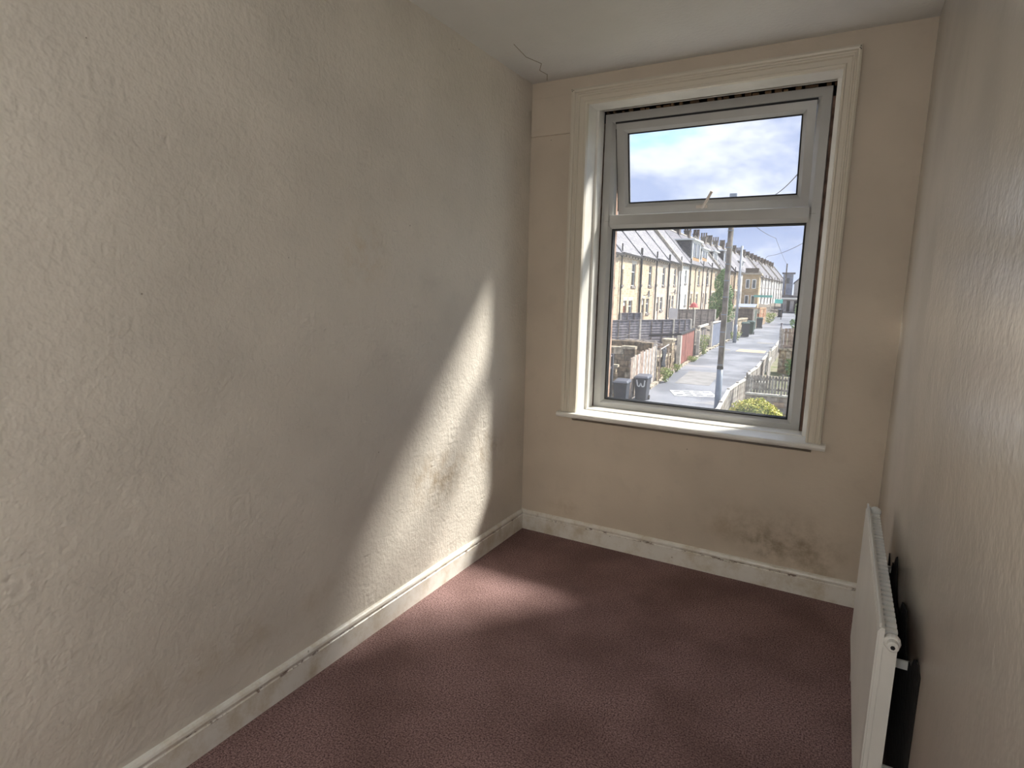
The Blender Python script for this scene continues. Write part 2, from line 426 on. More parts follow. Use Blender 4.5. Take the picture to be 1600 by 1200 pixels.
# mitre lines where the transom meets the stiles
for sx, x in ((1, FX0+.022), (-1, FX1-.022)):
    MB().box(x, x+sx*.026, FY-.0004, FY+.001, TZ0+.040, TZ0+.0412).build('mitre_joint', material('joint_line', (120, 116, 110), .8), win)
def glass_mat():
    m = bpy.data.materials.new('hazy_window_glass'); m.use_nodes = True
    nt = m.node_tree; nt.nodes.clear(); t = NT(nt)
    tr = t.n('ShaderNodeBsdfTransparent', Color=(.975, .985, .985, 1)); gl = t.n('ShaderNodeBsdfGlossy', Color=(1, 1, 1, 1), Roughness=.02)
    gm = t.n('ShaderNodeNewGeometry')
    nd = t.math('ABSOLUTE', t.n('ShaderNodeVectorMath', _operation='DOT_PRODUCT', i0=gm.outputs['Normal'], i1=gm.outputs['Incoming']).outputs['Value'])
    fr = t.math('MULTIPLY_ADD', t.math('POWER', t.math('SUBTRACT', 1.0, nd), 5.0), .95, .04)
    a = t.n('ShaderNodeMixShader', i0=t.math('MULTIPLY', fr, .8), i1=tr.outputs[0], i2=gl.outputs[0])
    du = t.n('ShaderNodeBsdfTranslucent', Color=(.9, .92, .95, 1))
    p = t.n('ShaderNodeNewGeometry').outputs['Position']
    haze = t.math('MULTIPLY_ADD', t.ramp(t.noise(p, 5., 5, .6), .4, .8), .018, .018)  # milky veil mixed into the glass stands in for the hazy view
    b = t.n('ShaderNodeMixShader', i0=haze, i1=a.outputs[0], i2=du.outputs[0])
    o = t.n('ShaderNodeOutputMaterial'); nt.links.new(b.outputs[0], o.inputs[0])
    return m
M_glass = glass_mat()
GX0, GX1, GZ0, GZ1 = FX0+.059, FX1-.059, FZ0+.059, TZ0
def pane(x0, x1, z0, z1, y, parent):
    MB().box(x0-.004, x1+.004, y, y+.004, z0-.004, z1+.004).build('glass_pane', M_glass, parent)
pane(GX0, GX1, GZ0, GZ1, .240, win)
def gasket(rect, y0, y1, w, parent):
    mitred(rect, [(0, y0), (w, y0), (w, y1), (0, y1)], M_black, {'*': 'gasket'}, parent)
gasket((GX0-.002, GX1+.002, GZ0-.002, GZ1+.002), FY+.0225, .240, .0095, win)
gasket((GX0-.002, GX1+.002, GZ0-.002, GZ1+.002), .2445, .256, .012, win)
# outer rebate
# opening top light, hinged at its head
sash = empty('opening_sash', (0, FY+.004, 2.398)); sash.parent = win
sash.rotation_euler = (math.radians(12.0), 0, 0)
sx0, sx1, szt, szb = FX0+.062, FX1-.062, -.002, -.496
ps = [(0, .055), (0, 0), (.040, 0), (.044, .004), (.058, .020), (.058, .055)]
mitred((sx0, sx1, szb, szt), ps, M_upvc, {'l': 'sash_stile', 'r': 'sash_stile', '*': 'sash_rail'}, sash)
MB().box(sx0+.054, sx1-.054, .030, .034, szb+.054, szt-.054).build('glass_pane', M_glass, sash)
gasket((sx0+.056, sx1-.056, szb+.056, szt-.056), .0205, .030, .009, sash)
MB().box(sx0-.004, sx1+.004, -.002, .016, szt-.004, szt+.006).build('head_gasket', M_black, sash)
hd = MB(); hx = .905
hd.box(hx-.030, hx+.030, -.008, 0, szb+.016, szb+.032)
hd.lathe([(.010, -.022), (.010, 0)], (hx+.005, 0, szb+.024), 'y', 10)
hd.tube([(hx+.005, -.024, szb+.022), (hx+.022, -.036, szb+.040), (hx+.062, -.055, szb+.105)], .0075, 8)
hd.build('handle', material('aged_white_handle', (206, 196, 186), .4), sash, smooth=False)
# restrictor stay on the left edge
MB().box(sx0-.004, sx0-.001, .0, .045, szb+.02, szt-.03).build('edge_gasket', M_black, sash)

# ------------------------------------------------------------------ radiator
rad = tag(empty('radiator', (1.775, -1.145, .19)), 'white panel radiator standing off the right-hand wall', 'radiator')
RL, RH = .91, .53
def rbox(name, x0, x1, y0, y1, z0, z1, mat=M_rad, bev=0.): return MB().box(x0, x1, y0, y1, z0, z1).build(name, mat, rad, bevel=bev)
# pressed front panel with rolled edges and shallow vertical flutes
mb = MB(); nz = 2; prof = []
ny = 54
for i in range(ny+1):
    y = -RL/2+RL*i/ny
    prof.append((y, .0016 if (i % 2 and 2 < i < ny-2) else 0.0))
for (y, d) in prof:
    for (z, e) in ((.0, .006), (.012, d), (RH-.012, d), (RH, .006)): mb.v.append((e, y, z))
for i in range(ny):
    for k in range(3): mb.f.append((i*4+k, (i+1)*4+k, (i+1)*4+k+1, i*4+k+1))
nb = len(mb.v)
for (y, d) in (prof[0], prof[-1]):
    for z in (0, RH): mb.v.append((.014, y, z))
mb.f += [(nb, nb+2, nb+3, nb+1), (0, 1, 2, 3, nb+1, nb), (ny*4, ny*4+1, ny*4+2, ny*4+3, nb+3, nb+2), tuple([i*4 for i in range(ny+1)]+[nb+2, nb]), tuple([i*4+3 for i in range(ny+1)]+[nb+3, nb+1])]
mb.build('front_panel', M_rad, rad)
rbox('top_seam', .002, .008, -RL/2+.004, RL/2, RH-.002, RH+.010, bev=.0015)
rbox('bottom_seam', .002, .008, -RL/2, RL/2, -.008, .002, bev=.0015)
rbox('end_seam', .004, .014, -RL/2-.003, -RL/2+.004, .0, RH-.005, bev=.001)
# header tube and convector fins behind the panel
rbox('water_header', .012, .030, -RL/2+.02, RL/2-.02, RH-.110, RH-.075, bev=.004)
rbox('water_header', .012, .030, -RL/2+.02, RL/2-.02, .02, .055, bev=.004)
fin = MB().box(.014, .042, -.0085, .0085, .06, RH-.016); fm = fin.build('convector_fin', M_rad, rad)
fm.location.y = -RL/2+.035
nf = 31
for i in range(1, nf):
    o = mesh_obj('convector_fin', fm.data, rad); o.location.y = -RL/2+.035+i*(RL-.07)/(nf-1)
rbox('side_strip', .004, .042, -RL/2-.002, -RL/2+.002, .006, RH-.035)
rbox('side_strip', .004, .042, RL/2-.002, RL/2+.002, .006, RH-.035)
def plug(y, s, z, name):
    m = MB(); m.lathe([(.013, 0), (.0175, s*.004), (.0175, s*.014), (.015, s*.018), (.012, s*.018), (.0125, s*.034), (.009, s*.036)], (.030, y, z), 'y', 14)
    o = m.build(name, M_rad, rad)
    MB().lathe([(.005, 0), (.005, s*.0015)], (.030, y+s*.036, z), 'y', 6).build('hex_socket', M_black, o)
plug(-RL/2+.010, -1, RH-.028, 'bleed_valve')
m = MB(); m.lathe([(.012, 0), (.017, .004), (.019, .012), (.017, .02), (.010, .026)], (.030, RL/2-.008, RH-.018), 'y', 14); m.build('blanking_plug', M_rad, rad, smooth=True)
for y in (-.30, .30):
    [rbox('wall_bracket', .0425, W-1.775+.004, y-.003, y+.003, z, z+.022, M_rad) for z in (.06, RH-.17)]
# pipe tail down to the floor at each end
for s in (-1, 1):
    MB().tube([(.026, s*(RL/2-.02), .035), (.026, s*(RL/2+.03), .035), (.026, s*(RL/2+.05), .015), (.026, s*(RL/2+.05), -.19)], .009, 8).build('supply_pipe', M_rad, rad, smooth=True)

# bare wall behind the radiator, coloured darker to carry the gap's shadow
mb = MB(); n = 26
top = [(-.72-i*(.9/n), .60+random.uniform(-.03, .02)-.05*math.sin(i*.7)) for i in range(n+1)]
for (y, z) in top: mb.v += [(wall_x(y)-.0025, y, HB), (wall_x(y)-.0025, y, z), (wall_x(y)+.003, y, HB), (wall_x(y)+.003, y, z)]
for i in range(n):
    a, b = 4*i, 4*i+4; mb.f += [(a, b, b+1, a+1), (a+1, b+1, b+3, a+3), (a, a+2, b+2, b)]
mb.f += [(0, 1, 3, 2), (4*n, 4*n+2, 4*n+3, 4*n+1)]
struct(mb.build('trim_7', M_void), 'dark strip of bare wall and painted-in shadow behind the radiator')

# added fill light: an unseen globe lamp hung behind the viewer
cl = tag(empty('added_fill_lamp', (1.35, -4.6, H)), 'added fill lamp with a white globe, unseen behind the viewer', 'lamp')
MB().lathe([(.05, 0), (.05, -.012), (.03, -.03), (.008, -.035)], (0, 0, 0), 'z', 20).build('fill_lamp_rose', M_gloss, cl)
MB().tube([(0, 0, -.03), (0, 0, -.56)], .004, 8).build('fill_lamp_flex', M_gloss, cl)
M_fill = bpy.data.materials.new('fill_glow'); M_fill.use_nodes = True
lt = M_fill.node_tree; lt.nodes.clear(); T = NT(lt)
em = T.n('ShaderNodeEmission', Color=(.94, .98, 1.0, 1), Strength=13.5); oo = T.n('ShaderNodeOutputMaterial'); lt.links.new(em.outputs[0], oo.inputs[0])
MB().lathe([(.2*math.sin(math.pi*k/16)+.002, -.74+.2*math.cos(math.pi*k/16)) for k in range(17)], (0, 0, 0), 'z', 32).build('fill_globe', M_fill, cl, smooth=True)
# ================================================================== OUTSIDE
# street frame: x = to the right, y = along the back lane, z = world height; origin below the viewer
TH = math.radians(4.4)
def S(u, v, h):
    """u metres down the lane, v metres left of it, h metres relative to eye level"""
    return Vector((CAM.x + -math.sin(TH)*u - math.cos(TH)*v, CAM.y + math.cos(TH)*u - math.sin(TH)*v, CAM.z+h))
def lane(u): return -5.6+.025*u
def root(name, label, cat, u, v, h, rz=0., group=None):
    o = empty(name, S(u, v, h), TH+rz); tag(o, label, cat, group); return o
def place(o, u, v, h, rz=0.): o.location = S(u, v, h); o.rotation_euler = (0, 0, TH+rz); return o

def brick_mat(name, c1, c2, mortar, bw, bh, off=.5, ms=.02, rough=.85, bump=.6, swap='y', zs=1.0, var=.3):
    m = bpy.data.materials.new(name); m.use_nodes = True
    t = NT(m.node_tree); b = m.node_tree.nodes['Principled BSDF']
    oc = t.n('ShaderNodeTexCoord').outputs['Object']; s = t.n('ShaderNodeSeparateXYZ', Vector=oc)
    a = t.math('ADD', s.outputs[1], s.outputs[0])
    vec = t.n('ShaderNodeCombineXYZ', i0=a, i1=t.math('MULTIPLY', s.outputs[2], zs)).outputs[0]
    br = t.n('ShaderNodeTexBrick', _offset=off, Vector=vec, Color1=rgba(c1), Color2=rgba(c2), Mortar=rgba(mortar), Scale=1.0, Mortar__Size=ms, Bias=0.0, Brick__Width=bw, Row__Height=bh)
    n = t.ramp(t.noise(oc, 1.3, 4, .6), .35, .7)
    c = t.mix(n, br.outputs[0], t.mix(var, br.outputs[0], rgba(tuple(v*.6 for v in c1))))
    m.node_tree.links.new(c, b.inputs['Base Color']); b.inputs['Roughness'].default_value = rough
    bn = t.n('ShaderNodeBump', Strength=bump, Distance=.03, Height=t.math('SUBTRACT', 1.0, br.outputs[1]))
    m.node_tree.links.new(bn.outputs[0], b.inputs['Normal'])
    return m
M_stone = brick_mat('tan_coursed_stone', (230, 208, 180), (200, 174, 142), (216, 198, 174), .42, .16)
M_stone2 = brick_mat('darker_coursed_stone', (210, 188, 162), (178, 156, 130), (200, 182, 160), .42, .16)
M_stonep = brick_mat('pale_pinkish_stone', (230, 212, 196), (204, 182, 162), (220, 204, 186), .42, .16)
M_render = material('white_render', (232, 230, 226), .8, .12, 1.5)
M_slate = brick_mat('grey_stone_slates', (172, 168, 172), (140, 138, 144), (98, 97, 106), .45, .17, ms=.018, zs=1.32, bump=1.0)
M_slate2 = brick_mat('darker_slates', (144, 141, 148), (116, 114, 122), (84, 84, 92), .45, .17, ms=.018, zs=1.32, bump=1.0)
M_cheek = brick_mat('slate_hung_cheek', (92, 90, 98), (70, 70, 80), (48, 48, 56), .3, .16, bump=.8)
M_chim = brick_mat('sooty_chimney_stone', (120, 108, 100), (88, 80, 76), (104, 96, 88), .42, .16)
M_pot = material('buff_chimney_pot', (120, 104, 96), .8, .3, 6.)
M_copes = material('pale_coping_stone', (196, 186, 172), .85, .2, 3.)
M_pipe = material('black_iron_pipe', (44, 42, 48), .5)
M_gut = material('dark_gutter', (62, 60, 66), .5)
M_wframe = material('white_window_frame', (238, 238, 238), .4)
M_wglass = material('dark_window_glass', (70, 78, 88), .08, .3, 2., spec=.8)
M_lintel = material('painted_lintel', (232, 222, 206), .8, .1, 4.)
M_sillst = material('stone_sill', (150, 142, 138), .85, .2, 4.)
M_door_w = material('white_door', (230, 228, 224), .5)
M_door_b = material('brown_door', (110, 62, 44), .5)
M_door_d = material('dark_door', (58, 56, 60), .5)
M_dorm = material('white_dormer_board', (226, 228, 230), .6, .05, 2.)
M_ochre = material('ochre_panel', (190, 150, 104), .7, .2, 4.)

def opening(par, y0, y1, z0, z1, kind, lintel=True, sill=True):
    """window set 12 cm back into the facade at x = 0"""
    w = .06; x = -.13
    f = MB(); wall_cells(f, 'x', x, x+.05, y0, y1, z0, z1, [(y0+w, y1-w, z0+w, z0+(z1-z0)*.62), (y0+w, y1-w, z0+(z1-z0)*.62+w, z1-w)])
    fo = f.build('window', M_wframe, par)
    MB().box(x-.005, x+.012, y0+w*.5, y1-w*.5, z0+w*.5, z1-w*.5).build('pane', M_wglass, fo)
    if sill: MB().box(-.1, .07, y0-.1, y1+.1, z0-.16, z0).build('sill', M_sillst, par)
    if lintel: MB().box(-.1, .012, y0-.14, y1+.14, z1, z1+.24).build('lintel', M_lintel if lintel is True else lintel, par)
def door(par, y0, y1, z1, m):
    d = MB().box(-.16, -.10, y0, y1, 0, z1-.38).build('door', m, par)
    MB().box(-.10, -.08, y0+.12, y1-.12, z1*.42, z1-.5).build('door_panel', M_wglass if m is M_door_w else m, d)
    MB().box(-.16, -.11, y0, y1, z1-.38, z1).build('fanlight', M_wframe, par)
    MB().box(-.1, .012, y0-.12, y1+.12, z1, z1+.24).build('lintel', M_lintel, par)
def chimney(par, y, x=-3.3, z=8.6, npots=3, wy=.9, base=6.6):
    c = MB().box(x-.36, x+.36, y-wy/2, y+wy/2, base, z).box(x-.43, x+.43, y-wy/2-.07, y+wy/2+.07, z-.18, z-.02).build('chimney', M_chim, par)
    for i in range(npots):
        px = x+(i-(npots-1)/2)*.42*(.72/.42)/max(1, npots-1)*.9 if npots > 1 else x
        MB().lathe([(.12, z), (.13, z+.1), (.10, z+.5), (.13, z+.55), (.13, z+.62), (.09, z+.62)], (px, y+random.uniform(-.1, .1), 0), 'z', 8).build('chimney_pot', M_pot, c)
EAVE, RIDGE, RD, BD = 5.42, 9.45, 3.4, 6.8
def house(label, u, v, h, w, rz=0., wallm=None, roofm=None, windows='std', doorm=None, pipe=.08, chim=2, dormer=None, lint=True, coping=False, thinpipe=None, big=True, eave=EAVE, ridge=RIDGE):
    r = root('terraced_house', label, 'house', u, v, h, rz, 'row of terraced houses along the back lane')
    wallm = wallm or M_stone; roofm = roofm or M_slate
    nar = (.55, 1.15, 3.25, 4.30); bigw = (w-2.25, w-1.05, 3.20, 4.80); gw = (w-2.7, w-1.6, .95, 2.15); dr = (1.6, 2.5, 0, 2.15)
    holes = [bigw, gw, dr] + ([nar] if w > 5 else [])
    if w <= 5: bigw = (w-2.0, w-1.1, 3.3, 4.7); dr = (.5, 1.3, 0, 2.15); gw = (w-1.5, w-.8, .95, 2.15); holes = [bigw, gw, dr]
    mb = wall_cells(MB(), 'x', -.2, 0, 0, w, -.6, eave, holes)
    mb.box(-BD, -BD+.2, 0, w, -.6, eave)
    for y in (0, w-.06): mb.prism([(-BD, -.6), (-.2, -.6), (-.2, eave), (-RD, ridge-.15), (-BD, eave)], 1, y, y+.06)
    mb.box(-.6, -.55, .07, w-.07, -.6, eave)
    mb.build('wall', wallm, r)
    k = (ridge-eave)/RD
    rf = MB().prism([(.22, eave-.22*k+.1), (.22, eave-.22*k+.2), (-RD, ridge+.12), (-BD-.22, eave-.22*k+.2), (-BD-.22, eave-.22*k+.1), (-RD, ridge)], 1, 0, w)
    ro = rf.build('roof', roofm, r)
    MB().prism([(-RD-.16, ridge+.02), (-RD, ridge+.2), (-RD+.16, ridge+.02)], 1, 0, w).build('ridge_tiles', M_copes, ro)
    MB().prism([(.20, eave-.16), (.34, eave-.16), (.38, eave-.04), (.20, eave-.04)], 1, 0, w).build('gutter', M_gut, r)
    for i in range(int(w/.45)):      # gutter brackets under the eaves
        MB().box(0, .2, .2+i*.45, .32+i*.45, eave-.30, eave-.16).build('eaves_bracket', M_lintel if i % 2 else M_sillst, r)
    opening(r, *bigw, 0, lint); opening(r, *gw, 0, lint)
    if nar in holes: opening(r, *nar, 0, lint)
    door(r, dr[0], dr[1], 2.15, doorm or M_door_w)
    if pipe: MB().tube([(.12, .2, -.4), (.12, .2, eave+.55)], pipe, 8).tube([(.12, .2, 2.9), (.12, .55, 3.1)], pipe*.7, 6).build('soil_pipe', M_pipe, r)
    if thinpipe: MB().tube([(.08, thinpipe, -.4), (.08, thinpipe, eave-.5), (.24, thinpipe, eave-.2)], .05, 6).build('downpipe', M_pipe, r)
    if chim: chimney(r, .56, -RD, ridge+.75, abs(chim))
    if coping:
        for y in (w-.20,):
            MB().prism([(.42, eave-.30), (.42, eave+.12), (-RD, ridge+.62), (-BD-.3, eave+.12), (-BD-.3, eave-.2), (-RD, ridge+.2)], 1, y, y+.34).build('coping', M_copes, r)
            MB().box(0, .42, y-.02, y+.36, eave-.75, eave-.1).build('kneeler', M_copes, r)
    if dormer:
        y0, y1, z0, z1, fx = dormer
        zr = eave+k*(-fx)   # roof height at the face
        d = MB()
        d.box(fx-.12, fx, y0, y1, z1-.28, z1).box(fx-.12, fx, y0, y0+.5, z0, z1).box(fx-.12, fx, y1-.5, y1, z0, z1).box(fx-.12, fx, y0, y1, z0, z0+.18)
        nm = 1
        for i in range(1, nm): yy = y0+(y1-y0)*i/nm; d.box(fx-.12, fx, yy-.2, yy+.2, z0, z1)
        do = d.build('dormer', M_dorm, r)
        for i in range(nm):
            a, b = y0+(y1-y0)*i/nm, y0+(y1-y0)*(i+1)/nm
            MB().box(fx-.09, fx-.05, a+.1, b-.1, z0+.85, z1-.2).build('dormer_window', M_wglass, do)
            MB().box(fx-.05, fx+.01, (a+b)/2-.06, (a+b)/2+.06, z0+.85, z1-.2).build('glazing_bar', M_wframe, do)
            MB().box(fx-.09, fx-.03, a+.1, b-.1, z0+.1, z0+.8).build('apron_panel', M_ochre if i == 0 else M_dorm, do)
        xb = -(z1-eave)/k      # where the flat top meets the slope
        for y in (y0, y1-.08):
            MB().prism([(fx, z0), (fx, z1-.1), (xb, z1-.1)], 1, y, y+.08).build('cheek', M_cheek, do)
        MB().prism([(fx+.25, z1-.02), (fx+.25, z1+.14), (xb-.1, z1+.10), (xb-.1, z1-.04)], 1, y0-.2, y1+.2).build('flat_roof', M_dorm, do)
    return r
# ---- first terrace (nearest), facade 10.5 m left of the lane axis
B1 = [(27.99, 'stone terraced house hidden behind the left window frame', M_stone, M_door_w, .05, 2.9),
      (33.84, 'stone terraced house cut by the left window frame, its tall window beside the gasket', M_stone, M_door_w, .05, None),
      (39.69, 'tan stone house with a brown door and cream lintels, second from the left frame', M_stone, M_door_b, .05, None),
      (45.54, 'tan stone house with a thick black pipe, third from the left frame', M_stone, M_door_w, .09, None),
      (51.39, 'stone house, fourth from the left frame, between two black drainpipes', M_stonep, M_door_w, .06, None),
      (57.24, 'last stone house of the near terrace, under the raised stone coping', M_stonep, M_door_d, .085, None)]
for i, (u, lab, wm, dm, pp, tp) in enumerate(B1):
    house(lab, u, 10.5, -2.75+.02*(u-38), 5.85, 0, wm, M_slate, doorm=dm, pipe=pp, thinpipe=tp, coping=(i == 5), lint=M_lintel if i == 2 else (M_stone if i % 2 else True), chim=3 if i != 5 else 2)
# satellite dishes on the near fronts
M_dish = material('grey_dish', (120, 118, 120), .5)
for lab, u in (('satellite dish on the third stone house beside its thick pipe', 47.6), ('satellite dish on the last stone house of the near terrace', 59.6)):
    r = root('satellite_dish', lab, 'satellite dish', u, 10.5, -.35+.02*(u-38)-.02)
    MB().lathe([(.02, 0), (.14, .02), (.26, .07), (.30, .11), (.28, .11), (.13, .035)], (.32, 0, .1), 'x', 14).build('dish', M_dish, r)
    MB().tube([(0, 0, 0), (.2, 0, -.03), (.32, 0, .1)], .025, 6).tube([(.34, 0, -.15), (.62, 0, .02)], .015, 6).build('arm', M_pipe, r)
# ---- second terrace
def v2(u): return 10.4-.05*(u-63.1)
def h2(u): return -2.2+.0146*(u-63)
R2 = -math.atan(.05)
house('narrow white-rendered house front between the two terraces', 63.2, v2(63.2), h2(63.2), 4.9, R2, M_render, M_slate, doorm=M_door_d, pipe=.06, chim=0, coping=False, lint=M_render)
house('stone house with a big slate-sided dormer and an ochre panel', 68.1, v2(68.1), h2(68.1), 7.6, R2, M_stone, M_slate2, pipe=.08, thinpipe=3.4, chim=2, dormer=(2.2, 7.3, EAVE+.05, EAVE+2.75, -.25))
house('stone house with the smaller white dormer beside the big slate one', 75.7, v2(75.7), h2(75.7), 6.1, R2, M_stonep, M_slate2, pipe=.06, thinpipe=3.1, chim=3, dormer=(1.4, 5.9, EAVE+.3, EAVE+2.2, -.45))
house('stone house left of the tree, roof slates without a dormer', 81.8, v2(81.8), h2(81.8), 5.9, R2, M_stone2, M_slate, pipe=.08, chim=3, coping=True)
house('stone house behind the tree with a white flat-topped dormer', 87.7, v2(87.7), h2(87.7), 5.9, R2, M_stone2, M_slate2, chim=4, dormer=(.8, 4.6, EAVE+.5, EAVE+2.4, -.9))
house('stone house behind the wooden pole', 93.6, v2(93.6), h2(93.6), 4.9, R2, M_stonep, M_slate2, chim=3)
house('stone house with dark slate dormer right of the wooden pole', 98.5, v2(98.5), h2(98.5), 5.0, R2, M_stone2, M_slate2, chim=4, dormer=(.3, 4.8, EAVE+.6, EAVE+3.0, -1.0))
# ---- far terrace, running on to the end of the lane
def v3(u): return 8.3-.08*(u-103.5)
R3 = -math.atan(.08)
far_fronts = [M_stone2, M_render, M_stonep, M_render, M_stone2, M_render]
fp = []
for i in range(6):
    u = 103.6+5.9*i
    fp.append(house(('pale far house directly behind the flat-roofed extension', 'white far house front just past the flat-roofed extension', 'tan far house, third past the extension',
         'white far house, fourth past the extension', 'brown stone far house, fifth past the extension', 'white far house front beside the coping halfway along the far row')[i],
        u, v3(u), -1.5, 5.85, R3, far_fronts[i], M_slate2 if i % 2 else M_slate, chim=4 if i % 2 else 3, coping=(i == 5), dormer=(1., 4., EAVE+.5, EAVE+2.2, -1.0) if i == 2 else None))
for i in range(9):
    u = 139.0+5.9*i; c = copy_tree(fp[(i*2+1) % 6]); place(c, u, v3(u), -1.5+.004*i, R3)
    c['label'] = 'tiny distant house, %s past the coping halfway along the far row' % ('first', 'second', 'third', 'fourth', 'fifth', 'sixth', 'seventh', 'eighth', 'ninth')[i]

# ---- flat-roofed extension and dark tower dormer, gable at the lane's end
M_ext = brick_mat('tan_extension_stone', (206, 184, 152), (180, 154, 120), (194, 174, 144), .42, .16)
r = root('flat_roofed_extension', 'tan flat-roofed extension standing forward of the terrace beside the grey pole', 'building', 98, 6.6, -1.6)
m = MB().box(0, 2.4, 0, 5, -1.6, 4.7); m.build('wall', M_ext, r)
MB().box(-.2, 2.7, -.2, 5.2, 4.7, 4.95).build('flat_roof', M_copes, r)
for (x0, x1, z0, z1) in ((.5, 1.1, 2.6, 4.0), (1.4, 2.0, 2.6, 4.0), (.5, 1.1, .2, 1.6), (1.4, 2.0, .2, 1.6)):
    f = MB().box(x0, x1, -.05, .02, z0, z1).build('window', M_wframe, r); MB().box(x0+.1, x1-.1, -.06, -.04, z0+.1, z1-.1).build('pane', M_wglass, f)
MB().box(.3, 2.2, .6, 2.4, 4.95, 5.7).build('roof_clutter', M_chim, r)
r = root('gable_house', 'grey rough-cast gable end closing the lane on the right', 'house', 126, -.9, -2.2)
MB().prism([(0, -.5), (7, -.5), (7, 6.4), (3.5, 8.0), (0, 4.6)], 1, 0, 9).build('wall', brick_mat('grey_gable_stone', (206, 200, 196), (186, 180, 178), (198, 192, 188), .42, .16), r)
MB().prism([(-.2, 4.5), (3.5, 8.05), (7.2, 6.4), (7.2, 6.65), (3.5, 8.3), (-.2, 4.75)], 1, -.2, 9.2).build('roof', M_slate2, r)
r = root('dormer_tower', 'blue-grey boxy roof dormer at the far end of the terrace', 'dormer', 122, 1.15, 1.0)
MB().box(0, 1.7, 0, 3, -3.7, 3.1).build('cladding', material('blue_grey_cladding', (140, 148, 168), .7, .15, 2.), r)
MB().box(-.25, 2.0, -.25, 3.2, 3.1, 3.3).build('flat_roof', M_slate2, r)
MB().box(.5, 1.1, -.04, .02, 1.3, 2.3).build('window', M_wglass, r)
r = root('low_lean_to', 'low slate lean-to with a white fascia before the end gable', 'building', 112, .75, -2.7)
MB().box(0, 3.6, 0, 5, 0, 2.3).build('wall', material('grey_render', (176, 172, 176), .8, .2, 1.), r)  # grey render with random tone variation
MB().prism([(-.3, 2.3), (4., 2.3), (4., 2.45), (.4, 2.95), (-.3, 2.95)], 1, -.3, 5).build('roof', M_slate2, r)
MB().box(-.35, 4.05, -.36, -.3, 2.15, 2.42).build('fascia', M_wframe, r)
for x in (.6, 1.7, 2.7): MB().box(x, x+.5, -.05, .02, .1, 1.9).build('door', M_door_d, r)

# ------------------------------------------------------------------ ground
def strip(name, pts, mat, label, thick=.0):
    mb = MB(); n = len(pts)
    for (u, va, ha, vb, hb) in pts: mb.v += [tuple(S(u, va, ha)), tuple(S(u, vb, hb))]
    for i in range(n-1): mb.f.append((2*i, 2*i+1, 2*i+3, 2*i+2))
    return struct(mb.build(name, mat), label)
def lane_l(u):
    K = [(0, 6.5), (20, 6.4), (30, 6.2), (40, 5.95), (48, 5.6), (56, 4.9), (63, 4.2), (70, 3.5), (78, 2.9), (90, 2.0), (105, 1.0), (118, .3), (140, -.2)]
    for (a, b), (c, d) in zip(K[:-1], K[1:]):
        if a <= u <= c: return b+(d-b)*(u-a)/(c-a)
    return K[-1][1]
def lane_r(u):
    K = [(0, 2.1), (22, 1.95), (26, 1.9), (28, 1.66), (31.5, 1.44), (36, 1.06), (45, .5), (53, .15), (65, -.3), (80, -.9), (118, -2.5), (140, -4)]
    for (a, b), (c, d) in zip(K[:-1], K[1:]):
        if a <= u <= c: return b+(d-b)*(u-a)/(c-a)
    return K[-1][1]
def asphalt():
    m = bpy.data.materials.new('patched_asphalt'); m.use_nodes = True
    t = NT(m.node_tree); b = m.node_tree.nodes['Principled BSDF']; p = t.n('ShaderNodeNewGeometry').outputs['Position']
    c = t.mix(t.ramp(t.noise(p, .35, 5, .6), .4, .62), rgba((106, 109, 118)), rgba((138, 140, 148)))
    c = t.mix(t.ramp(t.noise(p, 9., 4, .7), .4, .75), c, t.mix(.35, c, rgba((84, 84, 90))))
    c = t.mix(t.math('MULTIPLY', t.ramp(t.noise(t.mapping(p, scale=(.4, 1, 1)), .55, 3), .64, .70), .6), c, rgba((160, 156, 152)))
    m.node_tree.links.new(c, b.inputs['Base Color']); b.inputs['Roughness'].default_value = .8
    bn = t.n('ShaderNodeBump', Strength=.5, Distance=.02, Height=t.noise(p, 20., 3)); m.node_tree.links.new(bn.outputs[0], b.inputs['Normal'])
    return m
us = [6, 14, 20, 24, 28, 32, 36, 40, 45, 50, 56, 63, 70, 78, 90, 105, 118, 135]
strip('floor_lane', [(u, lane_l(u), lane(u), lane_r(u), lane(u)) for u in us], asphalt(), 'worn grey asphalt back lane')
M_yard = material('yard_flags', (134, 124, 112), .9, .4, 1.2, .8, 6.)
M_soil = material('garden_ground', (140, 132, 116), .95, 0, 1., .8, 8., col2=(104, 112, 72))
strip('floor_yards', [(u, lane_l(u), lane(u)-.01, 10.6, -2.75+.016*(u-38)) for u in us], M_yard, 'sloping back yards between lane and terrace')
strip('floor_yards_far', [(20, 10.6, -3.1, 45, -3.1), (240, 10.6, 0, 90, 0)], M_yard, 'ground under the terraces')
strip('floor_gardens', [(u, lane_r(u), lane(u)-.02, -3.0, lane(u)-.3) for u in us], M_soil, 'rough garden ground right of the lane')
strip('floor_field', [(u, -3.0, lane(u)-.3, -60, lane(u)-.3) for u in us], M_soil, 'ground beyond the gardens')
strip('floor_lane_end', [(118, 40, -2.66, -40, -2.66), (300, 80, 0.5, -80, .5)], M_yard, 'ground past the end of the lane')
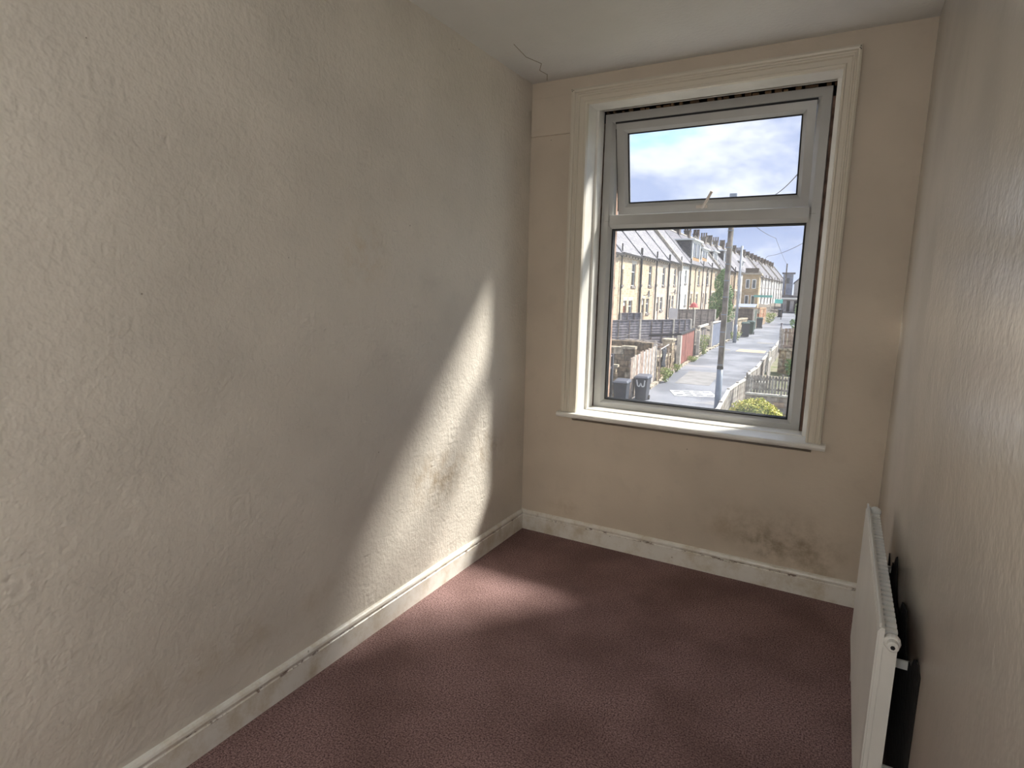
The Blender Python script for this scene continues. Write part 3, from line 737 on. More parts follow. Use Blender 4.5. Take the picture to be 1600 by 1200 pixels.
# kerb stones down the left edge
ks = struct(empty('trim_6', S(29.8, 6.2, lane(29.8)), TH), 'uneven pale kerb stones along the left edge of the lane')
M_kerb = material('pale_kerb_stone', (202, 190, 170), .9, .3, 3., .6, 10.)
u = 29.9
while u < 57:
    L = random.uniform(.7, 1.3); v = lane_l(u+L/2)-.12
    o = MB().box(-.11, .11, -L/2+.02, L/2-.02, -.1, random.uniform(.05, .13)).build('kerb_stone', M_kerb, ks)
    o.location = Vector((-(v-6.2), u+L/2-29.8, lane(u+L/2)-lane(29.8))); o.rotation_euler = (math.atan(.025), 0, random.uniform(-.06, .02)+.03)
    u += L
# concrete repair slab and light patches in the lane
M_conc = material('pale_concrete', (146, 143, 142), .85, .15, 1.5)
def patch(name, quad, mat, lab, dz=.008, cat='road patch'):
    c = [sum(q[i] for q in quad)/4 for i in (0, 1)]; b0 = S(c[0], c[1], lane(c[0]))
    mb = MB()
    P = [S(a, b, lane(a)+dz)-b0 for a, b in quad]
    mb.hexa([tuple(p-Vector((0, 0, .05))) for p in P]+[tuple(p) for p in P])
    o = mb.build(name, mat); o.location = b0; tag(o, lab, cat); return o
patch('concrete_slab', [(32.4, 5.2), (32.4, 3.4), (37.2, 3.3), (37.2, 5.1)], M_conc, 'pale concrete repair slab beyond the white road marking')
patch('road_patch', [(49.2, 3.4), (49.0, 1.3), (50.6, 1.2), (51.0, 3.2)], material('cream_patch', (206, 186, 156), .9, .2, 2.), 'sandy cream patch across the lane')  # cream quad lying on the lane surface
patch('road_patch', [(49.2, 4.6), (49.5, 3.8), (50.6, 3.9), (50.9, 4.7)], M_conc, 'small whitish patch on the lane left of the sandy one')
patch('road_patch', [(56.5, 2.2), (56.2, .9), (57.3, .8), (57.6, 2.1)], M_conc, 'thin pale patch across the lane past the sandy one')
# white painted grid on the tarmac
r = root('road_marking', 'white painted chequered box marking on the lane', 'road marking', 29.75, 3.85, lane(29.75)+.006)
r.rotation_euler = (math.atan(.025), 0, TH+.35)
M_paint = material('worn_white_road_paint', (236, 236, 232), .8, .15, 6.)
for i in range(5):
    x = -.95+.475*i; MB().box(x-.06, x+.06, -.62, .62, -.01, .006).build('painted_bar', M_paint, r)
for y in (-.62, -.2, .2, .62): MB().box(-1.01, 1.01, y-.07, y+.07, -.01, .008).build('painted_bar', M_paint, r)
for (i, j) in ((0, 1), (3, 1)): MB().box(-.95+.475*i, -.475+.475*i, -.62+.41*j, -.2+.41*j, -.01, .007).build('painted_square', M_paint, r)

# ------------------------------------------------------------------ left side of the lane
M_plank = [material('weathered_plank_%d' % i, c, .85, .3, 5., .5, 30.) for i, c in enumerate(((206, 192, 178), (190, 168, 150), (214, 206, 200), (186, 158, 140)))]
M_darkf = material('dark_grey_fence', (78, 82, 92), .8, .3, 3.)
M_greyf = material('grey_fence_board', (150, 144, 150), .85, .25, 4.)
M_greyf2 = material('grey_brown_fence_board', (138, 126, 120), .85, .25, 4.)
M_post = material('concrete_post', (214, 206, 194), .85, .15, 4.)
M_rub = [material('rubble_stone_%d' % i, c, .9, .35, 5., .7, 12.) for i, c in enumerate(((196, 176, 146), (168, 146, 118), (212, 196, 170), (140, 122, 100)))]
def board(par, name, x0, x1, y0, y1, z0, z1, mat): return MB().box(x0, x1, y0, y1, z0, z1).build(name, mat, par)

# dark close-board fence at the left pane edge (runs along the lane)
r = root('board_fence', 'dark slate-grey board fence at the lower left of the window', 'fence', 19.8, 6.95, lane(22))
for i in range(16):
    y = i*.36; board(r, 'board', 0, .04, y+.01, y+.35, -.1, 2.22+random.uniform(-.02, .02), M_darkf)
for z in (.5, 1.7): board(r, 'rail', .04, .09, 0, 5.76, z, z+.1, M_darkf)
board(r, 'capping', -.05, .09, 0, 5.76, 2.24, 2.30, M_greyf)
board(r, 'post', -.05, .13, 4.35, 4.5, -.1, 2.4, M_darkf); board(r, 'post', -.05, .13, 5.7, 5.86, -.1, 2.35, M_darkf)

def rubble(name, label, u, v, L, hgt, rz=0., courses=None, thick=.35, base=None, mats=M_rub, bh=.26, cope=True):
    r = root(name, label, 'wall', u, v, base if base is not None else lane(u), rz)
    board(r, 'core', -thick+.06, -.06, .02, L-.02, -.4, hgt-.03, mats[1])
    nr = max(2, int(hgt/bh))
    for j in range(nr):
        y = 0.
        while y < L-.05:
            w = min(random.uniform(.28, .62), L-y); d = random.uniform(-.02, .04)
            z0 = hgt*j/nr; z1 = hgt*(j+1)/nr
            e = random.uniform(.005, .03)
            MB().hexa([(-thick, y+.015, z0+.012), (d, y+.015+e, z0+.012), (d, y+w-.015, z0+.012+e*.5), (-thick, y+w-.015, z0+.012),
                       (-thick, y+.015, z1-.012), (d, y+.015, z1-.012-e*.5), (d, y+w-.015-e, z1-.012), (-thick, y+w-.015, z1-.012)]).build('stone', random.choice(mats), r)
            y += w
    if cope:
        y = 0.
        while y < L-.05:
            w = min(random.uniform(.5, .9), L-y); board(r, 'coping_stone', -thick-.05, .07, y+.01, y+w-.01, hgt, hgt+random.uniform(.08, .14), mats[2]); y += w
    return r
rubble('stone_stub', 'short stone pier beside the dark board fence', 26.0, 6.8, .3, 1.6)
# weathered plank gate
r = root('plank_gate', 'wide weathered plank gate behind the two wheelie bins', 'gate', 26.35, 6.25, lane(28.5))
nb = 15
for i in range(nb):
    y = 5.5*i/nb; board(r, 'plank', random.uniform(-.01, .015), .045, y+.012, y+5.5/nb-.012, .10, 2.0+.12*(i/nb)+random.uniform(-.05, .05), random.choice(M_plank))
for z in (.45, 1.55): board(r, 'ledge', -.05, 0, 0, 5.5, z, z+.13, M_plank[1])
board(r, 'gate_post', -.08, .08, 5.5, 5.68, -.1, 2.18, M_plank[2])
# low rubble wall and pier
rubble('rubble_wall', 'low rubble stone wall between the plank gate and the red gates', 32.1, 6.15, 3.9, 1.15)
rubble('stone_pier', 'taller rubble pier left of the red gates', 36.05, 6.1, 1.2, 1.85, thick=.55)
# dark garment hung over a rail
r = root('hanging_coat', 'dark grey garment hanging over the rubble wall', 'clothing', 33.0, 6.0, lane(33)+.75)
mb = MB(); nx, nz = 8, 9
for j in range(nz+1):
    for i in range(nx+1):
        y = -.62+1.2*i/nx*(1-.25*(j/nz)); z = 1.0-1.0*j/nz
        mb.v.append((.06+.05*math.sin(i*1.9+j*.5), y+.12*(j/nz), z+.05*math.sin(i*1.3)))
for j in range(nz):
    for i in range(nx): a = j*(nx+1)+i; mb.f.append((a, a+1, a+nx+2, a+nx+1))
c = mb.build('cloth', material('dark_cloth', (66, 68, 78), .9, .2, 4.), r, smooth=True)
so = c.modifiers.new('thick', 'SOLIDIFY'); so.thickness = .03
MB().tube([(0, -1.0, 1.03), (0, 1.6, 1.12)], .03, 6).build('rail', M_plank[2], r)
for y in (-.95, 1.55): board(r, 'rail_post', -.03, .03, y-.03, y+.03, -.75, 1.15, M_plank[1])
# red double gates
M_red = material('red_oxide_gate', (160, 100, 88), .7, .2, 2.)
r = root('red_gates', 'pair of red-brown boarded gates in a black frame', 'gate', 38.1, 5.98, lane(41))
for k, (a, b) in enumerate(((0.12, 2.2), (2.32, 6.0))):
    lf = MB().box(0, .06, a, b, .1, 2.0).build('gate_leaf', M_red, r)
    n = 6 if k == 0 else 10
    for i in range(1, n): MB().box(.058, .064, a+(b-a)*i/n-.012, a+(b-a)*i/n+.012, .1, 2.0).build('board_joint', material('joint_red_%d%d' % (k, i), (122, 64, 56), .8) if i == 1 else bpy.data.materials['joint_red_%d1' % k], lf)
board(r, 'frame_post', -.06, .10, 6.0, 6.22, -.1, 2.15, M_pipe); board(r, 'frame_head', -.06, .12, -.1, 6.2, 2.02, 2.13, M_pipe)
board(r, 'gate_gap', -.05, -.02, 2.18, 2.34, .1, 2.0, M_pipe)
board(r, 'gate_post', -.1, .14, -.30, .08, -.1, 1.98, M_post)
o = MB().tube([(0, 0, 2.05), (-1.9, -.2, 1.9)], .06, 6).build('spare_rail', M_pipe, r)
# archway with bent pipe, then the blue-grey gate
r = root('dark_gateway', 'dark boarded gateway with a pale post behind the weeds', 'gate', 45.0, 5.75, lane(48))
for i in range(9): board(r, 'board', -.02, .03, .3+i*.5, .3+i*.5+.47, .05, 1.68+random.uniform(-.03, .03), M_greyf2 if i % 3 else M_darkf)
board(r, 'gate_post', -.1, .12, -.1, .16, -.1, 1.75, M_post); board(r, 'lintel_beam', -.08, .1, 0, 5.2, 1.95, 2.08, M_post)
MB().tube([(.05, .05, 1.7), (.05, .4, 1.95), (.05, 1.0, 2.1)], .04, 6).build('bent_pipe', M_post, r)
r = root('blue_gate', 'blue-grey boarded gate behind the wooden pole', 'gate', 50.9, 5.5, lane(52)-.02, -.09)
for i in range(8): board(r, 'board', 0, .05, .12+i*.62, .12+i*.62+.6, .06, 1.86+.02*i, material('blue_grey_board', (126, 134, 154), .7, .15, 3.) if i == 0 else bpy.data.materials['blue_grey_board'])
board(r, 'gate_post', -.08, .1, -.12, .1, -.1, 2.1, M_post); board(r, 'capping', -.06, .1, -.1, 5.2, 2.0, 2.08, M_wframe)
board(r, 'gate_post', -.08, .1, 5.1, 5.3, -.1, 2.2, M_post)
r = root('charcoal_gate', 'narrow charcoal gate right of the wooden pole', 'gate', 56.6, 4.95, lane(58), -.1)
for i in range(5): board(r, 'board', 0, .05, i*.62, i*.62+.6, .05, 1.65, M_darkf)
board(r, 'gate_post', -.1, .12, 3.15, 3.4, -.1, 1.8, M_post); board(r, 'gate_post', -.1, .12, -.2, 0, -.1, 1.7, M_greyf2)
rubble('stone_wall', 'cream stone wall behind the pair of green bins', 62.0, 4.35, 6.2, 1.55, -.09, mats=[M_rub[0], M_rub[2], M_rub[2], M_rub[1]], bh=.4)
r = root('green_door', 'tall dark green yard door past the pair of bins', 'door', 71.2, 3.3, lane(72), -.08)
board(r, 'door_leaf', 0, .06, 0, 1.5, 0, 2.1, material('green_paint', (62, 84, 72), .6, .2, 3.)); board(r, 'frame', -.05, .1, 1.5, 1.7, 0, 2.3, M_post); board(r, 'frame', -.05, .1, -.2, 0, 0, 2.3, M_post)
M_orange = material('orange_brick_pier', (220, 178, 140), .85, .3, 3.)
rubble('brick_store', 'orange-tan brick and timber store beside the tall weeds', 76.0, 2.95, 6.5, 2.1, -.08, mats=[M_orange, M_rub[2], M_orange, material('terracotta', (190, 122, 92), .85, .2, 3.)], bh=.5)
r = root('corrugated_shed', 'low shed with a blue-grey corrugated roof beyond the tree', 'shed', 73, 5.4, -3.1)
MB().box(0, 1.9, 0, 4, 0, 1.5).build('wall', M_greyf2, r)
mb = MB(); n = 26
for i in range(n+1):
    x = -.2+2.3*i/n; zz = .03*(i % 2)
    mb.v += [(x, -.3, 1.75+zz), (x, 4.2, 2.05+zz)]
for i in range(n): mb.f.append((2*i, 2*i+1, 2*i+3, 2*i+2))
o = mb.build('corrugated_roof', material('corrugated_sheet', (150, 158, 178), .5, .15, 2.), r); o.modifiers.new('t', 'SOLIDIFY').thickness = .02
r = root('teal_canopy', 'turquoise boarded canopy in a far yard', 'canopy', 88, 3.0, -1.4)
MB().prism([(-1.3, 1.15), (1.0, 1.15), (1.0, 1.45), (-1.3, 1.45)], 1, 0, 2.2).build('board', material('turquoise_board', (120, 190, 182), .6), r)
for x in (-1.2, .9): board(r, 'post', x-.06, x+.06, .1, .22, -1.6, 1.15, M_post)
r = root('teal_tarpaulin', 'bright turquoise sheet hung below the far terrace', 'tarpaulin', 92, 1.2, -2.0)
MB().hexa([(-.5, 0, .95), (.55, 0, .95), (.55, .1, .95), (-.5, .1, .95), (-.5, 0, 1.55), (.55, 0, 1.5), (.55, .1, 1.5), (-.5, .1, 1.55)]).build('sheet', material('turquoise_sheet', (134, 226, 214), .6), r)
for x in (-.45, .5): board(r, 'post', x-.05, x+.05, .02, .1, -1.4, .95, M_greyf2)

# ---- lapped fence panels across the near yards
def lap_fence(label, A, B, tops, hb, bays, mat, nboards=9, name='lap_fence', posth=.08):
    (u0, v0), (u1, v1) = A, B
    L = math.hypot(u1-u0, v1-v0); rz = -math.atan2(-(v1-v0), (u1-u0))   # local y runs from A to B
    r = root(name, label, 'fence', u0, v0, tops-hb, rz)
    for i in range(len(bays)-1):
        a, b = bays[i]*L, bays[i+1]*L
        for j in range(nboards):
            z0 = hb*j/nboards; z1 = hb*(j+1)/nboards+.03
            MB().hexa([(-.01, a+.06, z0), (.045, a+.06, z0), (.045, b-.06, z0+random.uniform(-.015, .015)), (-.01, b-.06, z0), (-.01, a+.06, z1), (.012, a+.06, z1), (.012, b-.06, z1), (-.01, b-.06, z1)]).build('lap_board', mat, r)
        nbt = 3
        for k in range(1, nbt): y = a+(b-a)*k/nbt; board(r, 'batten', .03, .07, y-.03, y+.03, 0, hb, M_greyf2)
        board(r, 'capping', -.04, .07, a+.06, b-.06, hb+.03, hb+.07, mat)
    for t in bays: board(r, 'post', -.06, .08, t*L-.07, t*L+.07, -.6, hb+posth, M_post)
    return r
lap_fence('long grey lap-panel fence slanting across the yard behind the red gates', (37.0, 10.4), (43.5, 6.15), -1.84, 1.75, [0, .37, .776, 1.0], M_greyf, 10)
lap_fence('short upper grey fence panel against the stone houses at the left', (40.2, 10.4), (41.6, 9.3), -1.45, .9, [0, 1.0], M_greyf, 5)
lap_fence('grey-brown fence behind the white board and the dark gateway', (49.0, 8.4), (53.5, 5.6), -1.32, 1.3, [0, .5, 1.0], M_greyf2, 7)
r = root('white_board', 'pale white board propped beside the grey-brown fence', 'board', 47.6, 8.1, -2.0)
MB().box(-.33, .33, 0, .05, .02, .86).build('sheet', material('white_sheet', (222, 222, 228), .6, .06, 2.), r); MB().box(-.35, .35, .05, .08, .4, .48).build('batten', M_greyf2, r)
board(r, 'leg', -.3, -.24, .03, .09, -1.0, .1, M_greyf2); board(r, 'leg', .24, .3, .03, .09, -1.0, .1, M_greyf2)
# rail-and-scrap pile on the retaining wall
rz = math.pi/2
rubble('retaining_wall', 'dark mossy retaining wall below the long grey fence', 33.2, 6.6, 3.2, 1.95, rz, base=lane(33), mats=[M_rub[3], M_rub[1], M_rub[3], M_rub[3]], bh=.3)
rubble('yard_wall', 'pale-coped yard wall left of the dark garment', 29.6, 6.7, 1.6, 2.05, rz, base=lane(30), mats=[M_rub[1], M_rub[3], M_rub[2], M_rub[1]])
for i, (u, v, h, L, a, tilt, lab) in enumerate(((35.2, 6.5, -3.05, 2.2, 1.45, .06, 'uppermost broken timber rail beside the red gates'), (36.0, 6.45, -3.22, 1.5, 1.35, -.10, 'lower broken timber rail beside the red gates'), (35.6, 6.9, -2.92, 1.9, 1.6, .02, 'rearmost grey timber rail on the yard wall'))):
    r = root('timber_rail', lab, 'timber', u, v, h, a)
    MB().hexa([(-.05, 0, 0), (.05, 0, 0), (.05, L, L*tilt), (-.05, L, L*tilt), (-.05, 0, .11), (.05, 0, .11), (.05, L, L*tilt+.11), (-.05, L, L*tilt+.11)]).build('rail', M_plank[i % 4], r)
    board(r, 'stake', -.05, .05, L*.4, L*.4+.1, -1.6, .1, M_plank[1]); board(r, 'stake', -.05, .05, L*.85, L*.85+.1, -1.6, .1, M_plank[3])
# folded red parasol behind the fences
r = root('red_parasol', 'small red canopy showing above the grey-brown fence', 'parasol', 55.5, 7.65, -2.4)
MB().tube([(0, 0, -.3), (0, 0, 1.75)], .03, 6).build('pole', M_post, r)
MB().lathe([(.02, 1.85), (.22, 1.72), (.42, 1.4), (.40, 1.38), (.15, 1.6)], (0, 0, -.18), 'z', 8).build('canopy', material('red_canvas', (206, 100, 98), .8), r)

# ------------------------------------------------------------------ wheelie bins
M_bin = material('charcoal_bin_plastic', (66, 70, 80), .5, .15, 4.)
M_bing = material('green_bin_plastic', (46, 74, 68), .5, .15, 4.)
M_lid = material('bin_lid_plastic', (96, 98, 108), .4, .1, 4.)
def wheelie(label, u, v, rz, body, lid, letter=False, scale=1.0):
    r = root('wheelie_bin', label, 'wheelie bin', u, v, lane(u), rz, 'wheelie bins along the back lane')
    r.scale = (scale,)*3
    b, t = .23, .285
    MB().hexa([(-b, -b-.02, .04), (b, -b-.02, .04), (b, b-.02, .04), (-b, b-.02, .04), (-t, -t-.04, .98), (t, -t-.04, .98), (t, t+.05, .98), (-t, t+.05, .98)]).build('body', body, r, bevel=.02)
    MB().box(-t-.02, t+.02, -t-.055, t+.06, .94, .985).build('rim', body, r)
    l = MB().hexa([(-t-.03, -t-.08, .985), (t+.03, -t-.08, .985), (t+.03, t+.08, .985), (-t-.03, t+.08, .985), (-t+.03, -t+.0, 1.05), (t-.03, -t+.0, 1.05), (t-.03, t+.06, 1.09), (-t+.03, t+.06, 1.09)]).build('lid', lid, r)
    MB().tube([(-t+.02, t+.12, 1.0), (t-.02, t+.12, 1.0)], .018, 6).build('handle', body, r)
    for s in (-1, 1): MB().lathe([(.10, -.025), (.10, .025)], (s*.25, .20, .10), 'x', 12).build('wheel', M_black, r)
    if letter:   # hand-painted letter W on the face that looks up the lane
        st = MB(); zc = .74; yv = lambda z: -b-.02-(t-b+.02)*(z-.04)/.94-.012
        pts = [(-.17, .15), (-.13, -.11), (-.05, -.13), (-.0, .02), (.06, -.13), (.15, -.11), (.18, .15)]
        for (p, q) in zip(pts[:-1], pts[1:]):
            dx, dz = q[0]-p[0], q[1]-p[1]; L = math.hypot(dx, dz); nx, nz = -dz/L*.026, dx/L*.026
            quad = [(p[0]+nx, p[1]+nz), (q[0]+nx, q[1]+nz), (q[0]-nx, q[1]-nz), (p[0]-nx, p[1]-nz)]
            st.hexa([(x, yv(zc+z)+.02, zc+z) for x, z in quad]+[(x, yv(zc+z), zc+z) for x, z in quad])
        tag(st.build('painted_letter', M_paint, r), 'white hand-painted letter W')
    return r
wheelie('charcoal wheelie bin with a white W painted on its front', 27.15, 5.8, -.06, M_bin, M_lid, True, 1.08)
wheelie('charcoal wheelie bin at the pane corner, left of the lettered one', 25.45, 6.35, .0, M_bin, M_lid, False, 1.08)
wheelie('dark bin nearest the grey pole, before the cream stone wall', 62.3, 3.55, .1, M_bin, M_bing, False, 1.32)
wheelie('green bin standing close behind the dark one at the cream wall', 65.3, 3.25, -.1, M_bing, M_bing, False, 1.28)
wheelie('tall dark bin alone in front of the green door', 74.0, 2.75, .0, M_bin, M_bing, False, 1.15)
wheelie('farthest bin, small and dark, below the turquoise sheet', 97.0, .9, .1, M_bin, M_lid, False, 1.15)

# ------------------------------------------------------------------ poles and wires
M_pole = material('weathered_pole_wood', (134, 122, 112), .85, .35, 3., .6, 20.)
M_steel = material('galvanised_sleeve', (128, 138, 152), .45, .1, 3.)
r = root('utility_pole', 'tall wooden pole with a grey steel sleeve at its foot', 'utility pole', 23.5, 2.12, -5.1)
MB().tube([(0, 0, 0), (0, 0, 8.62)], .112, 12, .088).build('shaft', M_pole, r, smooth=True)
MB().tube([(0, 0, 0), (0, 0, 2.3)], .120, 12, .114).build('steel_sleeve', M_steel, r, smooth=True)
MB().tube([(0, 0, 2.3), (0, 0, 2.42)], .118, 12).build('dark_band', M_black, r)
for z in (2.46, 3.15, 3.7, 4.35, 5.0, 5.6, 6.2, 6.8, 7.4): MB().tube([(0, 0, z), (0, 0, z+.03)], .116, 12).build('strap', M_steel, r)
MB().tube([(.108, -.05, 2.4), (.088, -.05, 8.3)], .018, 6).build('cable_conduit', M_post, r)
MB().box(-.12, .12, -.12, .12, 8.45, 8.72).build('pole_cap', M_steel, r)
MB().tube([(-.05, 0, 8.35), (-.35, 0, 8.5), (-.5, 0, 8.55)], .012, 6).build('hook', M_pipe, r)
r = root('lamp_post', 'slim blue-grey post standing at the left edge of the lane', 'post', 56, 4.02, -4.2)
MB().tube([(0, 0, 0), (0, 0, 8.42)], .13, 10, .10).build('shaft', material('blue_grey_post', (176, 180, 188), .5, .1, 2.), r, smooth=True)
MB().tube([(0, 0, 0), (0, 0, 1.6)], .16, 10).build('base_sleeve', M_steel, r, smooth=True)
r = root('far_pole', 'small distant pole against the sky above the dark dormer', 'utility pole', 118, .68, -2.7)
MB().tube([(0, 0, 0), (0, 0, 8.4)], .13, 8, .10).build('shaft', M_pole, r); MB().tube([(0, 0, 7.6), (0, 0, 7.75)], .14, 8).build('collar', M_steel, r)
def wire(label, pts, rad=.014, name='overhead_wire'):
    b = S(*pts[0]); P = []
    for (p, q) in zip(pts[:-1], pts[1:]):
        p, q = S(*p), S(*q)
        for i in range(13): t = i/13; P.append(p.lerp(q, t)-b-Vector((0, 0, 4*.16*t*(1-t))))
    P.append(S(*pts[-1])-b)
    o = MB().tube(P, rad, 5).build(name, M_pipe); o.location = b; tag(o, label, 'cable', 'overhead wires'); return o
wire('overhead wire rising steeply to the right edge of the top light', [(23.5, 2.18, 3.3), (20, .99, 2.91), (12, -.04, 2.24), (4, -1.07, 1.75)], .010)
wire('faint overhead wire dipping from the wooden pole across the lower pane', [(23.5, 2.1, 3.2), (40, 1.0, 3.46), (118, .6, 5.4)], .012)
wire('overhead wire running from the far roofs up to the right pane edge', [(104, 6.2, 4.1), (60, 2.01, 3.59), (40, -.63, 3.21), (30, -2.0, 3.1)], .016)
wire('fine washing line in front of the long grey fence', [(34.2, 9.4, -2.55), (36.5, 8.6, -2.45)], .012, 'washing_line')

# ------------------------------------------------------------------ right side of the lane
M_rail = material('bleached_rail', (232, 226, 214), .8, .15, 6.)
M_pal = [material('grey_paling_%d' % i, c, .85, .3, 5.) for i, c in enumerate(((186, 178, 170), (172, 162, 154), (200, 192, 184)))]
rk = [(21.5, 1.95), (23.0, 1.95), (25.9, 1.94), (27.72, 1.72), (29.17, 1.47), (31.5, 1.44), (33.3, 1.20), (36.08, 1.06), (40.06, .85), (45.0, .50), (52.9, .18)]
r = root('lane_fence', 'leaning grey paling fence with bleached top rail right of the lane', 'fence', 21.5, 1.95, lane(21.5))
def loc(u, v, h): return (-(v-1.95), u-21.5, h-lane(21.5))
for (a, b) in zip(rk[:-1], rk[1:]):
    pa, pb = Vector(loc(a[0], a[1], lane(a[0]))), Vector(loc(b[0], b[1], lane(b[0])))
    d = (pb-pa); L = d.length; d = d.normalized(); nrm = Vector((d.y, -d.x, 0)).normalized()
    o = MB().hexa([tuple(pa+nrm*x+Vector((0, 0, z))) if k == 0 else tuple(pb+nrm*x+Vector((0, 0, z))) for (k, x, z) in ((0, -.05, .98), (0, .07, .98), (1, .07, .98), (1, -.05, .98), (0, -.05, 1.05), (0, .07, 1.05), (1, .07, 1.05), (1, -.05, 1.05))]).build('top_rail', M_rail, r)
    MB().box(-.06, .06, -.06, .06, -.2, 1.1).build('post', M_pal[2], r).location = pa
    n = int(L/(.24 if a[0] < 40 else .5))
    for i in range(n):
        p = pa+d*(L*(i+.5)/n); ww = L/n*.78
        q = MB().box(-ww/2, ww/2, -.012, .012, -.15, .97+random.uniform(-.03, .03)).build('paling', random.choice(M_pal), r)
        q.location = p+nrm*.03; q.rotation_euler = (0, random.uniform(-.05, .05), math.atan2(d.y, d.x))
# cross picket fence on a block wall
r = root('block_wall', 'grey concrete block wall below the picket fence', 'wall', 27.0, 1.32, -5.6)
M_blk = [material('concrete_block_%d' % i, c, .9, .25, 4., .5, 20.) for i, c in enumerate(((196, 182, 170), (180, 168, 158), (206, 194, 182), (210, 186, 166)))]
board(r, 'mortar_core', .02, 4.0, .03, .17, -.3, 1.38, material('pale_mortar', (206, 192, 168), .9))
for j in range(6):
    x = .0 if j % 2 else -.22
    while x < 4.0:
        a, b = max(x, 0), min(x+.44, 4.0)
        if b-a > .05: board(r, 'block', a+.008, b-.008, 0, .2, .0+j*.23+.01, .0+(j+1)*.23-.01, random.choice(M_blk))
        x += .44
board(r, 'coping', -.02, 4.02, -.04, .24, 1.385, 1.45, M_rail)
r = root('picket_fence', 'close-set grey picket fence on top of the block wall', 'fence', 27.05, 1.32, -4.15)
for i in range(24):
    x = .02+i*.118; gap = .018 if i < 10 else .035
    h = .80+random.uniform(-.02, .02)
    MB().prism([(x+gap, .02), (x+.118, .02), (x+.118, h-.05), (x+.06+gap/2, h), (x+gap, h-.05)], 1, .02, .045).build('picket', random.choice(M_pal), r)
for z in (.16, .60): board(r, 'rail', 0, 2.9, .045, .09, z, z+.08, M_pal[1])
for x in (0, 1.4, 2.8): board(r, 'post', x-.04, x+.04, .05, .13, -.1, .86, M_pal[1])
# second board fence and wall farther along
r = root('board_screen', 'weathered board screen at the right pane edge', 'fence', 40, .22, -3.28)
for i in range(9): MB().box(i*.2, i*.2+.18, 0, .03, 0, 1.32+random.uniform(-.04, .05)).build('board', random.choice(M_plank), r)
for z in (.2, 1.0): board(r, 'rail', 0, 1.8, .03, .07, z, z+.09, M_plank[1])
board(r, 'post', -.08, .02, -.02, .1, -.2, 1.4, M_plank[2])
rubble('garden_wall', 'tan garden wall below the board screen at the right edge', 39.9, -1.7, 1.95, 1.5, math.pi/2, base=-4.78, mats=[M_rub[0], M_orange, M_rub[2], M_rub[0]], bh=.4)
r = root('grey_sheet_gate', 'tall grey sheet gate left of the tan garden wall', 'gate', 35.5, .72, lane(36)-.1, -.05)
for i in range(3): board(r, 'board', -.02, .03, i*.5, i*.5+.47, 0, 1.75-.05*i, M_pal[i % 3])
board(r, 'post', -.06, .06, 1.5, 1.62, -.1, 1.8, M_rail); board(r, 'rail', .03, .07, 0, 1.5, 1.2, 1.3, M_rail)
r = root('slate_trough', 'small grey trough behind the picket fence', 'trough', 33.2, .95, lane(33)-.15)
MB().box(-.3, .35, -.25, .25, 0, .42).build('trough_body', M_pal[1], r); MB().box(-.33, .38, -.28, .28, .42, .47).build('trough_rim', M_rail, r)
r = root('bollard', 'slim grey post standing at the right edge of the lane', 'post', 57, .32, lane(57))
MB().tube([(0, 0, 0), (0, 0, 1.75)], .10, 10, .08).build('shaft', M_greyf, r, smooth=True); MB().lathe([(.09, 1.75), (.10, 1.8), (.03, 1.86)], (0, 0, 0), 'z', 10).build('cap', M_greyf, r)

# ------------------------------------------------------------------ plants
def leaf_mat(name, c1, c2, c3):
    m = bpy.data.materials.new(name); m.use_nodes = True; t = NT(m.node_tree); b = m.node_tree.nodes['Principled BSDF']
    g = t.n('ShaderNodeNewGeometry'); r = g.outputs['Random Per Island']
    c = t.mix(t.ramp(r, 0, .6), rgba(c1), rgba(c2)); c = t.mix(t.ramp(r, .65, 1.0), c, rgba(c3))
    m.node_tree.links.new(c, b.inputs['Base Color']); b.inputs['Roughness'].default_value = .6
    b.inputs['Transmission Weight'].default_value = 0.0
    return m
L_tree = leaf_mat('tree_leaf', (88, 126, 78), (124, 158, 100), (160, 186, 128))
L_bush = leaf_mat('golden_leaf', (158, 172, 70), (206, 200, 98), (226, 206, 122))
L_weed = leaf_mat('weed_leaf', (128, 150, 82), (160, 172, 104), (190, 190, 120))
L_dark = leaf_mat('garden_leaf', (96, 130, 84), (128, 156, 110), (164, 182, 140))
def leaves(n, sampler, size, mat, name, parent, flat=.0):
    mb = MB()
    for i in range(n):
        p, nrm = sampler(); s = size*random.uniform(.6, 1.3)
        a = Vector((random.gauss(0, 1), random.gauss(0, 1), random.gauss(0, 1)*(1-flat))).normalized()
        b = a.cross(nrm+Vector((random.gauss(0, .5), random.gauss(0, .5), random.gauss(0, .5)))).normalized()
        p = Vector(p)
        mb.add([p-a*s*.5, p+b*s*.3, p+a*s*.5, p-b*s*.3], [(0, 1, 2, 3)])
    me = bpy.data.meshes.new(name); me.from_pydata(mb.v, [], mb.f); me.materials.append(mat)
    return mesh_obj(name, me, parent)
def blob(cs):
    def f():
        c, r = random.choice(cs); d = Vector((random.gauss(0, 1), random.gauss(0, 1), random.gauss(0, 1))).normalized()
        k = random.uniform(.55, 1.0)**.5
        return Vector(c)+Vector((d.x*r[0], d.y*r[1], d.z*r[2]))*k, d
    return f
r = root('yard_tree', 'leafy green tree in a yard, half behind the wooden pole', 'tree', 62, 6.0, -3.4)
MB().tube([(0, 0, -.8), (.05, 0, 1.0), (-.05, .1, 2.4), (0, 0, 4.6)], .12, 8, .04).tube([(0, 0, 1.6), (.5, .1, 2.8)], .06, 6, .02).tube([(0, 0, 2.0), (-.55, -.1, 3.0)], .06, 6, .02).build('trunk', M_pole, r)
